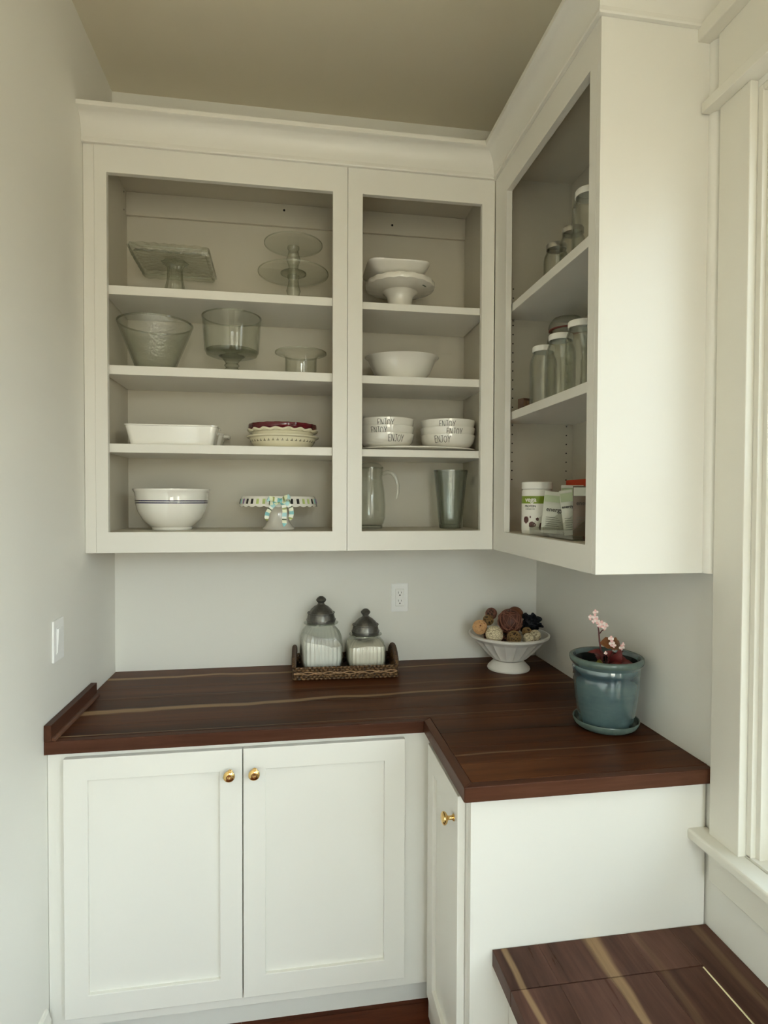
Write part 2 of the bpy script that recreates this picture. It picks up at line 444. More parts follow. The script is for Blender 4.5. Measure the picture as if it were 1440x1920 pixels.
# ------------------------------------------------------------------ mesh helpers
class MB:
    def __init__(s):
        s.v, s.f, s.uv = [], [], {}

    def box(s, x0, x1, y0, y1, z0, z1):
        if x0 > x1: x0, x1 = x1, x0
        if y0 > y1: y0, y1 = y1, y0
        if z0 > z1: z0, z1 = z1, z0
        n = len(s.v)
        s.v += [(x0, y0, z0), (x1, y0, z0), (x1, y1, z0), (x0, y1, z0), (x0, y0, z1), (x1, y0, z1), (x1, y1, z1), (x0, y1, z1)]
        s.f += [tuple(n + i for i in q) for q in ((3, 2, 1, 0), (4, 5, 6, 7), (0, 1, 5, 4), (1, 2, 6, 5), (2, 3, 7, 6), (3, 0, 4, 7))]
        return s

    def ring_frame(s, axis, d0, d1, a0, a1, b0, b1, oa0, oa1, ob0, ob1):
        """flat frame with a rectangular opening; axis = thickness axis ('x' or 'y'), a = other horizontal, b = z; one manifold piece"""
        def P(d, a, b):
            return (a, d, b) if axis == 'y' else (d, a, b)
        n = len(s.v)
        for d in (d0, d1):
            for (a, b) in ((a0, b0), (a1, b0), (a1, b1), (a0, b1)):
                s.v.append(P(d, a, b))
            for (a, b) in ((oa0, ob0), (oa1, ob0), (oa1, ob1), (oa0, ob1)):
                s.v.append(P(d, a, b))
        for i in range(4):
            j = (i + 1) % 4
            s.f.append((n + i, n + j, n + 4 + j, n + 4 + i))
            s.f.append((n + 8 + j, n + 8 + i, n + 12 + i, n + 12 + j))
            s.f.append((n + j, n + i, n + 8 + i, n + 8 + j))
            s.f.append((n + 4 + i, n + 4 + j, n + 12 + j, n + 12 + i))
        return s

    def lathe(s, prof, n=48, c=(0, 0, 0), fn=None, close=False):
        rows = []
        for (r, z) in prof:
            if r < 1e-6:
                rows.append([len(s.v)])
                s.v.append((c[0], c[1], c[2] + z))
            else:
                row = []
                for i in range(n):
                    t = 2 * PI * i / n
                    rr, zz = (r, z) if fn is None else fn(r, z, t)
                    row.append(len(s.v))
                    s.v.append((c[0] + rr * math.cos(t), c[1] + rr * math.sin(t), c[2] + zz))
                rows.append(row)
        pairs = list(zip(rows, rows[1:]))
        if close:
            pairs.append((rows[-1], rows[0]))
        for a, b in pairs:
            if len(a) == 1 and len(b) == 1:
                continue
            for i in range(n):
                j = (i + 1) % n
                if len(a) == 1:
                    s.f.append((a[0], b[j], b[i]))
                elif len(b) == 1:
                    s.f.append((a[i], a[j], b[0]))
                else:
                    s.f.append((a[i], a[j], b[j], b[i]))
        return s

    def tube(s, pts, r, n=8, closed=False):
        pts = [Vector(p) for p in pts]
        m = len(pts)
        rs = r if isinstance(r, (list, tuple)) else [r] * m
        rings = []
        prev = None
        for i, p in enumerate(pts):
            if closed:
                t = pts[(i + 1) % m] - pts[i - 1]
            else:
                t = pts[min(i + 1, m - 1)] - pts[max(i - 1, 0)]
            if t.length < 1e-9:
                t = Vector((0, 0, 1))
            t.normalize()
            if prev is None:
                a = Vector((0, 0, 1)) if abs(t.z) < 0.9 else Vector((1, 0, 0))
                x = t.cross(a).normalized()
            else:
                x = (prev - t * prev.dot(t))
                x = x.normalized() if x.length > 1e-6 else t.orthogonal().normalized()
            prev = x
            y = t.cross(x)
            ring = []
            for k in range(n):
                an = 2 * PI * k / n
                ring.append(len(s.v))
                s.v.append(tuple(p + (x * math.cos(an) + y * math.sin(an)) * rs[i]))
            rings.append(ring)
        pr = list(zip(rings, rings[1:]))
        if closed:
            pr.append((rings[-1], rings[0]))
        for a, b in pr:
            for k in range(n):
                l = (k + 1) % n
                s.f.append((a[k], a[l], b[l], b[k]))
        if not closed:
            s.f.append(tuple(reversed(rings[0])))
            s.f.append(tuple(rings[-1]))
        return s

    def prism(s, poly, axis, d0, d1):
        """polygon (list of 2D) extruded along an axis"""
        def P(a, b, d):
            return {'x': (d, a, b), 'y': (a, d, b), 'z': (a, b, d)}[axis]
        n, k = len(s.v), len(poly)
        for d in (d0, d1):
            s.v += [P(a, b, d) for a, b in poly]
        s.f.append(tuple(n + i for i in reversed(range(k))))
        s.f.append(tuple(n + k + i for i in range(k)))
        for i in range(k):
            j = (i + 1) % k
            s.f.append((n + i, n + j, n + k + j, n + k + i))
        return s

    def sphere(s, c, r, n=16, m=10, sc=(1, 1, 1), fn=None):
        prof = []
        base = len(s.v)
        for i in range(m + 1):
            a = -PI / 2 + PI * i / m
            prof.append((max(0, math.cos(a)) if 0 < i < m else 0, math.sin(a)))
        s.lathe(prof, n)
        for i in range(base, len(s.v)):
            x, y, z = s.v[i]
            k = r if fn is None else r * fn(Vector((x, y, z)))
            s.v[i] = (c[0] + x * k * sc[0], c[1] + y * k * sc[1], c[2] + z * k * sc[2])
        return s

    def xf(s, mat, start=0):
        for i in range(start, len(s.v)):
            s.v[i] = tuple(mat @ Vector(s.v[i]))
        return s

    def build(s, name, mat, parent=None, smooth=None, bevel=0.0, origin=None, seg=2):
        me = bpy.data.meshes.new(name)
        o = Vector(origin) if origin is not None else None
        vs = s.v if o is None else [tuple(Vector(p) - o) for p in s.v]
        me.from_pydata(vs, [], s.f)
        bm = bmesh.new()
        bm.from_mesh(me)
        bmesh.ops.recalc_face_normals(bm, faces=bm.faces)
        bm.to_mesh(me)
        bm.free()
        me.materials.append(MATS[mat])
        if smooth is not None:
            for p in me.polygons:
                p.use_smooth = True
            me.set_sharp_from_angle(angle=math.radians(smooth))
        ob = bpy.data.objects.new(name, me)
        C.objects.link(ob)
        if parent is not None:
            ob.parent = parent
        if bevel:
            md = ob.modifiers.new('bevel', 'BEVEL')
            md.width = bevel
            md.segments = seg
            md.limit_method = 'ANGLE'
            md.harden_normals = False
        return ob


def thing(name, label, cat, loc=(0, 0, 0), rz=0.0, group=None):
    o = bpy.data.objects.new(name, None)
    o.empty_display_size = 0.05
    o.location = loc
    o.rotation_euler = (0, 0, rz)
    C.objects.link(o)
    o['label'] = label
    o['category'] = cat
    if group:
        o['group'] = group
    return o


def tag(o, label, cat, group=None):
    o['label'] = label
    o['category'] = cat
    if group:
        o['group'] = group
    return o


def struct(o, label=None):
    o['kind'] = 'structure'
    if label:
        o['label'] = label
    return o


def stuff(o):
    o['kind'] = 'stuff'
    return o


def copy_tree(o, parent=None):
    c = o.copy()
    C.objects.link(c)
    c.parent = parent
    for ch in o.children:
        copy_tree(ch, c)
    return c


def shell(out, t, z_floor=None):
    """closed lathe profile from an outer profile (bottom centre .. rim): adds an inner wall t thick"""
    inner = []
    for (r, z) in reversed(out[1:]):
        inner.append((max(r - t, 0.0005), z))
    inner = [(r, max(z, (z_floor if z_floor is not None else out[0][1] + t))) for r, z in inner]
    return [(0, out[0][1])] + list(out[1:]) + inner + [(0, inner[-1][1])]


# ------------------------------------------------------------------ setting
RW, FY, CZ = 1.68, -4.7, 3.08
struct(MB().box(-0.12, RW + 0.14, 0, 0.12, -0.02, CZ + 0.1).build('wall_back', 'wall_paint'), 'pale wall behind the counter')
struct(MB().box(-0.12, 0, FY - 0.12, 0, -0.02, CZ + 0.1).build('wall_left', 'wall_paint'), 'pale wall with the light switch')
struct(MB().box(-0.12, RW + 0.14, FY - 0.12, 0.12, CZ, CZ + 0.1).build('ceiling', 'ceiling_paint'), 'warm beige ceiling')


def wall_with_holes(name, axis, d0, d1, a0, a1, z0, z1, holes, label):
    mb = MB()
    cuts = sorted(set([a0, a1] + [h[0] for h in holes] + [h[1] for h in holes]))
    for p, q in zip(cuts, cuts[1:]):
        hs = [h for h in holes if h[0] <= p and h[1] >= q]
        zs = [(z0, z1)] if not hs else [(z0, hs[0][2]), (hs[0][3], z1)]
        for (u, w) in zs:
            if axis == 'x':
                mb.box(d0, d1, p, q, u, w)
            else:
                mb.box(p, q, d0, d1, u, w)
    return struct(mb.build(name, 'wall_paint'), label)


WIN1 = (-1.86, -1.165, 0.765, 2.485)
WIN2 = (-3.30, -2.35, 0.765, 2.485)
WIN3 = (0.52, 1.50, 0.45, 2.62)
wall_with_holes('wall_right', 'x', RW, RW + 0.14, FY - 0.12, 0, -0.02, CZ + 0.1, [WIN1, WIN2], 'pale wall with the windows above the bench')
wall_with_holes('wall_front', 'y', FY - 0.12, FY, 0, RW, -0.02, CZ + 0.1, [WIN3], 'far wall behind the viewer')

# floor: planks running along x, joints recessed
fl = struct(MB().box(-0.1, RW + 0.1, FY - 0.1, 0.0, -0.06, -0.012).build('floor', 'twig_core'), 'reddish brown plank floor')
rf = random.Random(3)
y = 0.0
pw = 0.083
me_cache = {}
while y > FY:
    x = 0.0
    first = rf.uniform(0.5, 1.3)
    segs = [(0.0, first), (first, RW)]
    for (p, q) in segs:
        o = MB().box(p + 0.0008, q - 0.0008, y - pw + 0.0008, y - 0.0008, -0.012, 0.0).build('plank', 'floor_wood', fl, bevel=0.0012, seg=1)
    y -= pw


def baseboard(name, x0, x1, y0, y1, side, label):
    mb = MB()
    h = 0.185
    t = 0.016
    prof = [(0, 0), (t, 0), (t, h - 0.03), (t - 0.004, h - 0.02), (t - 0.007, h - 0.006), (t - 0.011, h), (0, h)]
    if side == 'left':
        mb.prism([(a, z) for a, z in prof], 'y', y0, y1)
        mb.xf(Matrix.Translation((x0, 0, 0)))
    return struct(mb.build(name, 'cabinet_paint'), label)


baseboard('baseboard_left', 0.0, 0.0, -0.655, FY, 'left', 'white baseboard on the left wall')


def window(name, axis, wall, sgn, a0, a1, z0, z1, label, cols=2, ext=0.034, screen=False):
    """double-hung window in a wall plane; sgn = direction from the wall into the room along the axis"""
    root = bpy.data.objects.new(name, None)
    C.objects.link(root)
    root.location = (wall, (a0 + a1) / 2, z0) if axis == 'x' else ((a0 + a1) / 2, wall, z0)
    struct(root, label)
    org = root.location

    def B(mb, d0, d1, p, q, u, w):
        # d: distance from the wall plane into the room
        if axis == 'x':
            mb.box(wall + sgn * d0, wall + sgn * d1, p, q, u, w)
        else:
            mb.box(p, q, wall + sgn * d0, wall + sgn * d1, u, w)
        return mb
    cw = 0.094
    ex = ext
    for (p, q) in ((a1, a1 + cw), (a0 - cw, a0)):
        B(MB(), 0, 0.020, p, q, z0 - 0.005, z1 + 0.015).build('side_casing', 'window_paint', root, bevel=0.002, origin=org)
    B(MB(), 0, 0.026, a0 - cw, a1 + cw, z1 + 0.040, z1 + 0.185).build('frieze_board', 'window_paint', root, bevel=0.002, origin=org)
    B(MB(), 0, 0.048, a0 - cw - ex * 0.82, a1 + cw + ex * 0.82, z1 + 0.015, z1 + 0.040).build('header_fillet', 'window_paint', root, bevel=0.0015, origin=org)
    cp = MB()
    B(cp, 0, 0.058, a0 - cw - ex, a1 + cw + ex, z1 + 0.185, z1 + 0.222)
    cp.build('header_cap', 'window_paint', root, bevel=0.003, origin=org, seg=3)
    st = MB()
    B(st, 0, 0.055, a0 - cw - ex, a1 + cw + ex, z0 - 0.030, z0 - 0.004)
    B(st, -0.14, 0.0, a0, a1, z0 - 0.030, z0 - 0.004)
    st.build('sill', 'window_paint', root, bevel=0.006, origin=org, seg=3)
    B(MB(), 0, 0.020, a0 - cw, a1 + cw, z0 - 0.118, z0 - 0.030).build('apron', 'window_paint', root, bevel=0.002, origin=org)
    jm = MB()
    B(jm, -0.14, -0.0, a1 - 0.014, a1, z0 - 0.004, z1)
    B(jm, -0.14, -0.0, a0, a0 + 0.014, z0 - 0.004, z1)
    B(jm, -0.14, -0.0, a0 + 0.014, a1 - 0.014, z1 - 0.014, z1)
    jm.build('jamb', 'window_paint', root, bevel=0.0015, origin=org)
    sp_ = MB()
    B(sp_, -0.040, -0.012, a1 - 0.027, a1 - 0.014, z0 - 0.004, z1 - 0.014)
    B(sp_, -0.040, -0.012, a0 + 0.014, a0 + 0.027, z0 - 0.004, z1 - 0.014)
    B(sp_, -0.040, -0.012, a0 + 0.027, a1 - 0.027, z1 - 0.027, z1 - 0.014)
    sp_.build('stop_bead', 'window_paint', root, bevel=0.0015, origin=org)
    if screen:
        B(MB(), -0.130, -0.131, a0 + 0.014, a1 - 0.014, z0 - 0.004, z1 - 0.014).build('dimming_screen', 'dimming_mesh', root, origin=org)  # added layer that weakens this window's daylight on the end panel
    zm = (z0 + z1) / 2
    for (d, u, w) in ((-0.042, z0 - 0.003, zm + 0.02), (-0.080, zm - 0.02, z1 - 0.015)):
        p, q = a0 + 0.015, a1 - 0.015
        sw = 0.045
        sb = MB()
        if axis == 'x':
            sb.ring_frame('x', wall + sgn * d, wall + sgn * (d - 0.034), p, q, u, w, p + sw, q - sw, u + 0.06, w - 0.042)
        else:
            sb.ring_frame('y', wall + sgn * d, wall + sgn * (d - 0.034), p, q, u, w, p + sw, q - sw, u + 0.06, w - 0.042)
        sash = sb.build('sash', 'window_paint', root, bevel=0.003, origin=org)
        nm = cols
        xs = [p + sw + (q - p - 2 * sw) * i / nm for i in range(nm + 1)]
        for i in range(1, nm):
            B(MB(), d - 0.006, d - 0.028, xs[i] - 0.011, xs[i] + 0.011, u + 0.06, w - 0.042).build('muntin', 'window_paint', sash, bevel=0.002, origin=org)
        for i in range(nm):
            B(MB(), d - 0.015, d - 0.019, xs[i] + (0.011 if i else 0), xs[i + 1] - (0.011 if i < nm - 1 else 0), u + 0.06, w - 0.042).build('pane', 'window_glass', sash, origin=org)
    return root


window('window_1', 'x', RW, -1, *WIN1, 'white double-hung window over the bench beside the upper cabinet', 1, screen=True)
window('window_2', 'x', RW, -1, *WIN2, 'wide white window over the bench, further from the cabinets', 1)
window('window_3', 'y', FY, 1, *WIN3, 'wide white window in the far wall', 2)
portal('portal_1', (RW + 0.16, (WIN1[0] + WIN1[1]) / 2, (WIN1[2] + WIN1[3]) / 2), (0, PI / 2, 0), WIN1[3] - WIN1[2], WIN1[1] - WIN1[0])
portal('portal_2', (RW + 0.16, (WIN2[0] + WIN2[1]) / 2, (WIN2[2] + WIN2[3]) / 2), (0, PI / 2, 0), WIN2[3] - WIN2[2], WIN2[1] - WIN2[0])
portal('portal_3', ((WIN3[0] + WIN3[1]) / 2, FY - 0.14, (WIN3[2] + WIN3[3]) / 2), (PI / 2, 0, PI), WIN3[1] - WIN3[0], WIN3[3] - WIN3[2])

# ------------------------------------------------------------------ upper cabinets
ZB, ZT = 1.392, 2.716
UY = -0.323


def upper_back(name, label, fx0, fx1, ox0, ox1, shelves, filler=None, rail_z=2.62):
    root = thing(name, label, 'cabinet', ((fx0 + fx1) / 2, -0.16, ZB))
    o = root.location
    yb = UY + 0.020
    MB().ring_frame('y', UY, yb, fx0, fx1, ZB, ZT, ox0, ox1, 1.460, 2.615).build('face_frame', 'cabinet_paint', root, bevel=0.0012, origin=o)
    sx0, sx1 = fx0 + 0.001, fx1 - 0.001
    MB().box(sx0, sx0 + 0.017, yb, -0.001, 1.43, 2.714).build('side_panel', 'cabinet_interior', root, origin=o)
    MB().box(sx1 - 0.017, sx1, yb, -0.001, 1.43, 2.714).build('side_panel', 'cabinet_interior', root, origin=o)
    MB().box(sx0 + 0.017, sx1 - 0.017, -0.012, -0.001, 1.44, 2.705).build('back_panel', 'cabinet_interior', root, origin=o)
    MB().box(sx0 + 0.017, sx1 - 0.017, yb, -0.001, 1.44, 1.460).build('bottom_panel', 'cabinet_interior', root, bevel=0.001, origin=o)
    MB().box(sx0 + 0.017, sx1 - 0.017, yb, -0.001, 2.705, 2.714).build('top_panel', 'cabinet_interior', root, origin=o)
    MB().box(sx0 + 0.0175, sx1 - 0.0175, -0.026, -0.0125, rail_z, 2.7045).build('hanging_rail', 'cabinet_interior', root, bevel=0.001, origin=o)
    for (z0, z1) in shelves:
        MB().box(sx0 + 0.019, sx1 - 0.019, -0.2985, -0.0135, z0, z1).build('shelf', 'cabinet_paint', root, bevel=0.0015, origin=o)
    return root


cab1 = upper_back('upper_cabinet', 'wide open-front white upper cabinet beside the left wall', 0.035, 0.847, 0.072, 0.797,
                  [(2.236, 2.265), (1.976, 2.006), (1.721, 1.750)])
MB().box(0.001, 0.0345, -0.321, -0.290, ZB, ZT).build('filler_strip', 'cabinet_paint', cab1, bevel=0.0012, origin=cab1.location)
cab2 = upper_back('upper_cabinet', 'narrower open-front white upper cabinet in the corner', 0.848, 1.371, 0.899, 1.324,
                  [(2.232, 2.257), (1.975, 2.003), (1.720, 1.746)])
# screws and pin holes of the two cabinets
hb = MB()
for (x, z) in ((0.63, 2.681),):
    hb.tube([(x, -0.0270, z), (x, -0.0262, z)], 0.0045, 10)
stuff(hb.build('screw_head', 'dark_hole', cab1, origin=cab1.location))
hb = MB()
hb.tube([(1.052, -0.0270, 2.656), (1.052, -0.0262, 2.656)], 0.0045, 10)
stuff(hb.build('screw_head', 'dark_hole', cab2, origin=cab2.location))
hb = MB()
for z in (2.625, 2.690):
    hb.tube([(0.0532, -0.052, z), (0.0538, -0.052, z)], 0.0032, 8)
stuff(hb.build('pin_hole', 'dark_hole', cab1, origin=cab1.location))

UX = 1.373
rc = thing('upper_cabinet', 'open-front white upper cabinet along the right wall beside the window', 'cabinet', (1.53, -0.68, ZB))
o = rc.location
MB().ring_frame('x', UX, UX + 0.020, -1.0232, -0.324, ZB, ZT, -0.990, -0.432, 1.460, 2.610).build('face_frame', 'cabinet_paint', rc, bevel=0.0005, origin=o)
MB().box(UX, RW - 0.001, -1.041, -1.0235, ZB, ZT).build('end_panel', 'cabinet_paint', rc, bevel=0.0005, origin=o)
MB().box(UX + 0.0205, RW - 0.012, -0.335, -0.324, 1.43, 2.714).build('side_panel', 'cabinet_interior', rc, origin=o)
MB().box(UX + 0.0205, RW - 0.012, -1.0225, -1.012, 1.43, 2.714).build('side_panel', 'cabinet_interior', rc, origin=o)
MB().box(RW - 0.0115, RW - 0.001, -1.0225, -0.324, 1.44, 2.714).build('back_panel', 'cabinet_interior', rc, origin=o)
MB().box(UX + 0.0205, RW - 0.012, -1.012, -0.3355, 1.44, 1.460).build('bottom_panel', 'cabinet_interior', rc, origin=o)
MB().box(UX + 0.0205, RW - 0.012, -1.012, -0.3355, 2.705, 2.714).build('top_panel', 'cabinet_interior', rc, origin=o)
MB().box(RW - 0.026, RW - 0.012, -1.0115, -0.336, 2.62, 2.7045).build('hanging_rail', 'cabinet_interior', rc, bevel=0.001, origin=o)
for (z0, z1) in ((2.210, 2.238), (1.843, 1.871)):
    MB().box(UX + 0.026, RW - 0.0125, -1.011, -0.3365, z0, z1).build('shelf', 'cabinet_paint', rc, bevel=0.0015, origin=o)
hb = MB()
for xx in (1.437, 1.643):
    for k in range(22):
        z = 1.643 + 0.0322 * k
        if z < 2.37 and not (1.84 < z < 1.875 or 2.205 < z < 2.24):
            hb.tube([(xx, -0.3352, z), (xx, -0.3358, z)], 0.0026, 8)
stuff(hb.build('pin_hole', 'dark_hole', rc, origin=o))
# shelf pins
for (z0, xx) in ((2.210, 1.437), (1.843, 1.437), (2.210, 1.643), (1.843, 1.643)):
    MB().tube([(xx, -0.3355, z0 - 0.003), (xx, -0.345, z0 - 0.003)], 0.003, 8).build('shelf_pin', 'zinc', rc, origin=o)

# crown moulding mitred round the cabinets
prof = [(0.0, 2.700), (0.010, 2.700), (0.012, 2.704), (0.010, 2.716)]
for k in range(9):
    t = k / 8
    prof.append((0.010 + 0.040 * (1 - math.cos(t * PI / 2)), 2.716 + 0.068 * math.sin(t * PI / 2)))
prof += [(0.056, 2.787), (0.056, 2.801), (0.0, 2.801)]
path = [((0.0005, UY - 0.0003), (0, -1)), ((UX - 0.0003, UY - 0.0003), (-1, -1)), ((UX - 0.0003, -1.0413), (-1, -1)), ((RW - 0.0005, -1.0413), (0, -1))]
cr = MB()
rows = []
for (p, d) in path:
    row = []
    for (dd, z) in prof:
        row.append(len(cr.v))
        cr.v.append((p[0] + d[0] * dd, p[1] + d[1] * dd, z))
    rows.append(row)
k = len(prof)
for a, b in zip(rows, rows[1:]):
    for i in range(k):
        j = (i + 1) % k
        cr.f.append((a[i], a[j], b[j], b[i]))
cr.f.append(tuple(rows[0]))
cr.f.append(tuple(reversed(rows[-1])))
struct(cr.build('trim_1', 'cabinet_paint', smooth=35), 'white crown moulding on top of the upper cabinets')
# quarter-round scribe moulding between end panel and wall
q = MB()
poly = [(RW - 0.001, -1.0415), (RW - 0.026, -1.0415)] + [(RW - 0.001 - 0.025 * math.cos(a), -1.0415 - 0.025 * math.sin(a)) for a in [PI / 2 * i / 8 for i in range(1, 9)]]
q.prism(poly, 'z', ZB, 2.700)
struct(q.build('trim_2', 'cabinet_paint', smooth=40), 'slim rounded white trim between upper cabinet and window')

# ------------------------------------------------------------------ base cabinets
ZC, TC = 0.914, 0.036
ZU = ZC - TC


def knob(parent, org, loc, direction, rot_label=None):
    prof = [(0, 0), (0.0085, 0), (0.0085, 0.0025), (0.0055, 0.005), (0.0048, 0.012), (0.006, 0.016), (0.013, 0.0195), (0.0158, 0.0235),
            (0.0155, 0.0275), (0.012, 0.0305), (0.007, 0.032), (0.003, 0.0312), (0, 0.0308)]
    mb = MB().lathe(prof, 28)
    d = Vector(direction).normalized()
    mb.xf(Matrix.Translation(Vector(loc)) @ Vector((0, 0, 1)).rotation_difference(d).to_matrix().to_4x4())
    k_ = mb.build('knob', 'brass', parent, smooth=40, origin=org)
    k_['label'] = 'round polished brass knob'
    return k_


def shaker(root, org, axis, face, back, a0, a1, z0, z1, w=0.062):
    d = MB().ring_frame(axis, face, back, a0, a1, z0, z1, a0 + w, a1 - w, z0 + w, z1 - w).build('door', 'cabinet_paint', root, bevel=0.0016, origin=org)
    s_ = 1 if back > face else -1
    p = MB()
    if axis == 'y':
        p.box(a0 + w - 0.004, a1 - w + 0.004, face + s_ * 0.0110, back - s_ * 0.001, z0 + w - 0.004, z1 - w + 0.004)
    else:
        p.box(face + s_ * 0.0110, back - s_ * 0.001, a0 + w - 0.004, a1 - w + 0.004, z0 + w - 0.004, z1 - w + 0.004)
    p.build('door_panel', 'cabinet_paint', d, origin=org)
    return d


bc = thing('base_cabinet', 'white two-door base cabinet with shaker doors under the back counter', 'cabinet', (0.535, -0.3, 0.0))
o = bc.location
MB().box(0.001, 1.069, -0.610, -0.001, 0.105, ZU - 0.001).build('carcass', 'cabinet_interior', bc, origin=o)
MB().ring_frame('y', -0.630, -0.610, 0.001, 1.069, 0.105, ZU - 0.001, 0.055, 0.985, 0.15, 0.84).build('face_frame', 'cabinet_paint', bc, bevel=0.0012, origin=o)
MB().box(0.001, 1.13, -0.566, -0.550, 0.0, 0.105).build('toe_kick', 'cabinet_paint', bc, origin=o)
d1 = shaker(bc, o, 'y', -0.650, -0.6305, 0.047, 0.5205, 0.143, 0.862)
knob(d1, o, (0.487, -0.650, 0.797), (0, -1, 0))
d2 = shaker(bc, o, 'y', -0.650, -0.6305, 0.5235, 0.991, 0.143, 0.862)
knob(d2, o, (0.555, -0.650, 0.797), (0, -1, 0))

bc2 = thing('base_cabinet', 'white single-door base cabinet with plain end panel under the right counter', 'cabinet', (1.37, -0.83, 0.0))
o = bc2.location
MB().box(1.090, RW - 0.001, -1.020, -0.631, 0.105, ZU - 0.001).build('carcass', 'cabinet_interior', bc2, origin=o)
MB().ring_frame('x', 1.070, 1.090, -1.0203, -0.631, 0.0, ZU - 0.001, -0.985, -0.71, 0.15, 0.84).build('face_frame', 'cabinet_paint', bc2, bevel=0.0005, origin=o)
MB().box(1.070, RW - 0.006, -1.040, -1.0205, 0.0, ZU - 0.001).build('end_panel', 'cabinet_paint', bc2, bevel=0.0006, origin=o)
d3 = shaker(bc2, o, 'x', 1.050, 1.0695, -0.999, -0.690, 0.120, 0.862)
knob(d3, o, (1.050, -0.968, 0.795), (-1, 0, 0))

# ------------------------------------------------------------------ walnut countertop (glued boards)
ct = thing('countertop', 'L-shaped dark walnut countertop with pale sapwood streaks', 'countertop', (0, 0, ZU))
o = Vector((0, 0, ZU))
ys = [-0.001, -0.098, -0.222, -0.330, -0.436, -0.545, -0.629]
g = 0.0001
for a, b in zip(ys, ys[1:]):
    MB().box(0.001, RW - 0.001, b + g, a - g, ZU, ZC).build('board', 'walnut_counter', ct, bevel=0.0004, origin=o, seg=1)
xs0 = 1.047
ys2 = [-0.653, -0.752, -0.848, -0.946, -1.038]
MB().box(xs0 + 0.0245, RW - 0.001, -0.653 + g, -0.629 - g, ZU, ZC).build('board', 'walnut_counter', ct, bevel=0.0004, origin=o, seg=1)
for a, b in zip(ys2, ys2[1:]):
    MB().box(xs0 + 0.0245, RW - 0.001, b + g, a - g, ZU, ZC).build('board', 'walnut_counter', ct, bevel=0.0004, origin=o, seg=1)
e1 = MB().prism([(0.001, -0.629 - g), (0.001, -0.653), (xs0, -0.653), (xs0 + 0.024, -0.629 - g)], 'z', ZU, ZC).build('edge_strip', 'walnut_edge', ct, bevel=0.002, origin=o)
e2 = MB().prism([(xs0, -0.6533), (xs0 + 0.024, -0.6297), (xs0 + 0.024, -1.038), (xs0, -1.062)], 'z', ZU, ZC).build('edge_strip', 'walnut_edge_y', ct, bevel=0.002, origin=o)
e3 = MB().prism([(xs0 + 0.0005, -1.062), (xs0 + 0.0245, -1.0383), (RW - 0.001, -1.0383), (RW - 0.001, -1.062)], 'z', ZU, ZC).build('edge_strip', 'walnut_edge', ct, bevel=0.002, origin=o)

sp = thing('side_splash', 'short dark walnut strip standing on the counter against the left wall', 'backsplash', (0.0, -0.465, ZC))
o = sp.location
MB().box(0.001, 0.020, -0.653, -0.277, ZC + 0.0003, ZC + 0.044).build('board', 'walnut_edge_y', sp, bevel=0.0012, origin=o)
bd = MB()
poly = [(0.0203, ZC + 0.0003), (0.030, ZC + 0.0003)] + [(0.0203 + 0.0097 * math.cos(a), ZC + 0.0003 + 0.0097 * math.sin(a)) for a in [PI / 2 * i / 5 for i in range(1, 6)]]
bd.prism(poly, 'y', -0.650, -0.279).build('bead_strip', 'walnut_edge_y', sp, smooth=40, origin=o)

# ------------------------------------------------------------------ window bench
BZ = 0.515
bn = thing('window_bench', 'low walnut-topped storage bench under the window', 'bench', (0, 0, 0))
MB().box(1.165, RW - 0.001, -4.6, -1.0415, 0.0, BZ - 0.039).build('base', 'cabinet_paint', bn, bevel=0.0015)
xsb = [1.124, 1.236, 1.356, 1.462, 1.5765]
tz0 = BZ - 0.038
for a, b in zip(xsb, xsb[1:]):
    MB().box(a + g, b - g, -1.1565, -1.0415, tz0, BZ).build('end_board', 'walnut_bench', bn, bevel=0.0004, seg=1)
    MB().box(a + g, b - g, -4.6, -2.303, tz0, BZ).build('end_board', 'walnut_bench', bn, bevel=0.0004, seg=1)
MB().box(1.5815, RW - 0.001, -4.6, -1.0415, tz0, BZ).build('rear_board', 'walnut_bench', bn, bevel=0.0004, seg=1)
MB().box(1.5768, 1.5812, -1.1565, -1.0415, tz0, BZ).build('rear_board', 'walnut_bench', bn)
lid = MB().box(1.19, 1.5765, -2.30, -1.1590, tz0 - 0.0008, tz0 + 0.0002).build('lid', 'walnut_edge_y', bn)
for a, b in zip(xsb, xsb[1:]):
    MB().box(a + g, b - g, -2.30, -1.1590, tz0 + 0.0003, BZ).build('board', 'walnut_bench', lid, bevel=0.0004, seg=1)
hg = MB().tube([(1.579, -2.29, BZ - 0.001), (1.579, -1.163, BZ - 0.001)], 0.0026, 10).build('piano_hinge', 'hinge_brass', bn, smooth=40)
hg['label'] = 'long shiny brass piano hinge'

# ------------------------------------------------------------------ switch and outlet
sw = thing('light_switch', 'white rocker light switch on the left wall', 'light switch', (0, -0.557, 1.168))
o = sw.location
MB().box(0.0003, 0.0065, -0.595, -0.519, 1.109, 1.227).build('plate', 'switch_plastic', sw, bevel=0.003, origin=o, seg=3)
rk = MB()
rk.prism([(0.0066, 1.134), (0.0090, 1.134), (0.0125, 1.202), (0.0066, 1.202)], 'y', -0.574, -0.540)
rk.build('rocker', 'switch_plastic', sw, bevel=0.001, origin=o)
MB().ring_frame('x', 0.0066, 0.0076, -0.577, -0.537, 1.131, 1.205, -0.5745, -0.5395, 1.1335, 1.2025).build('rocker_frame', 'switch_plastic', sw, origin=o)

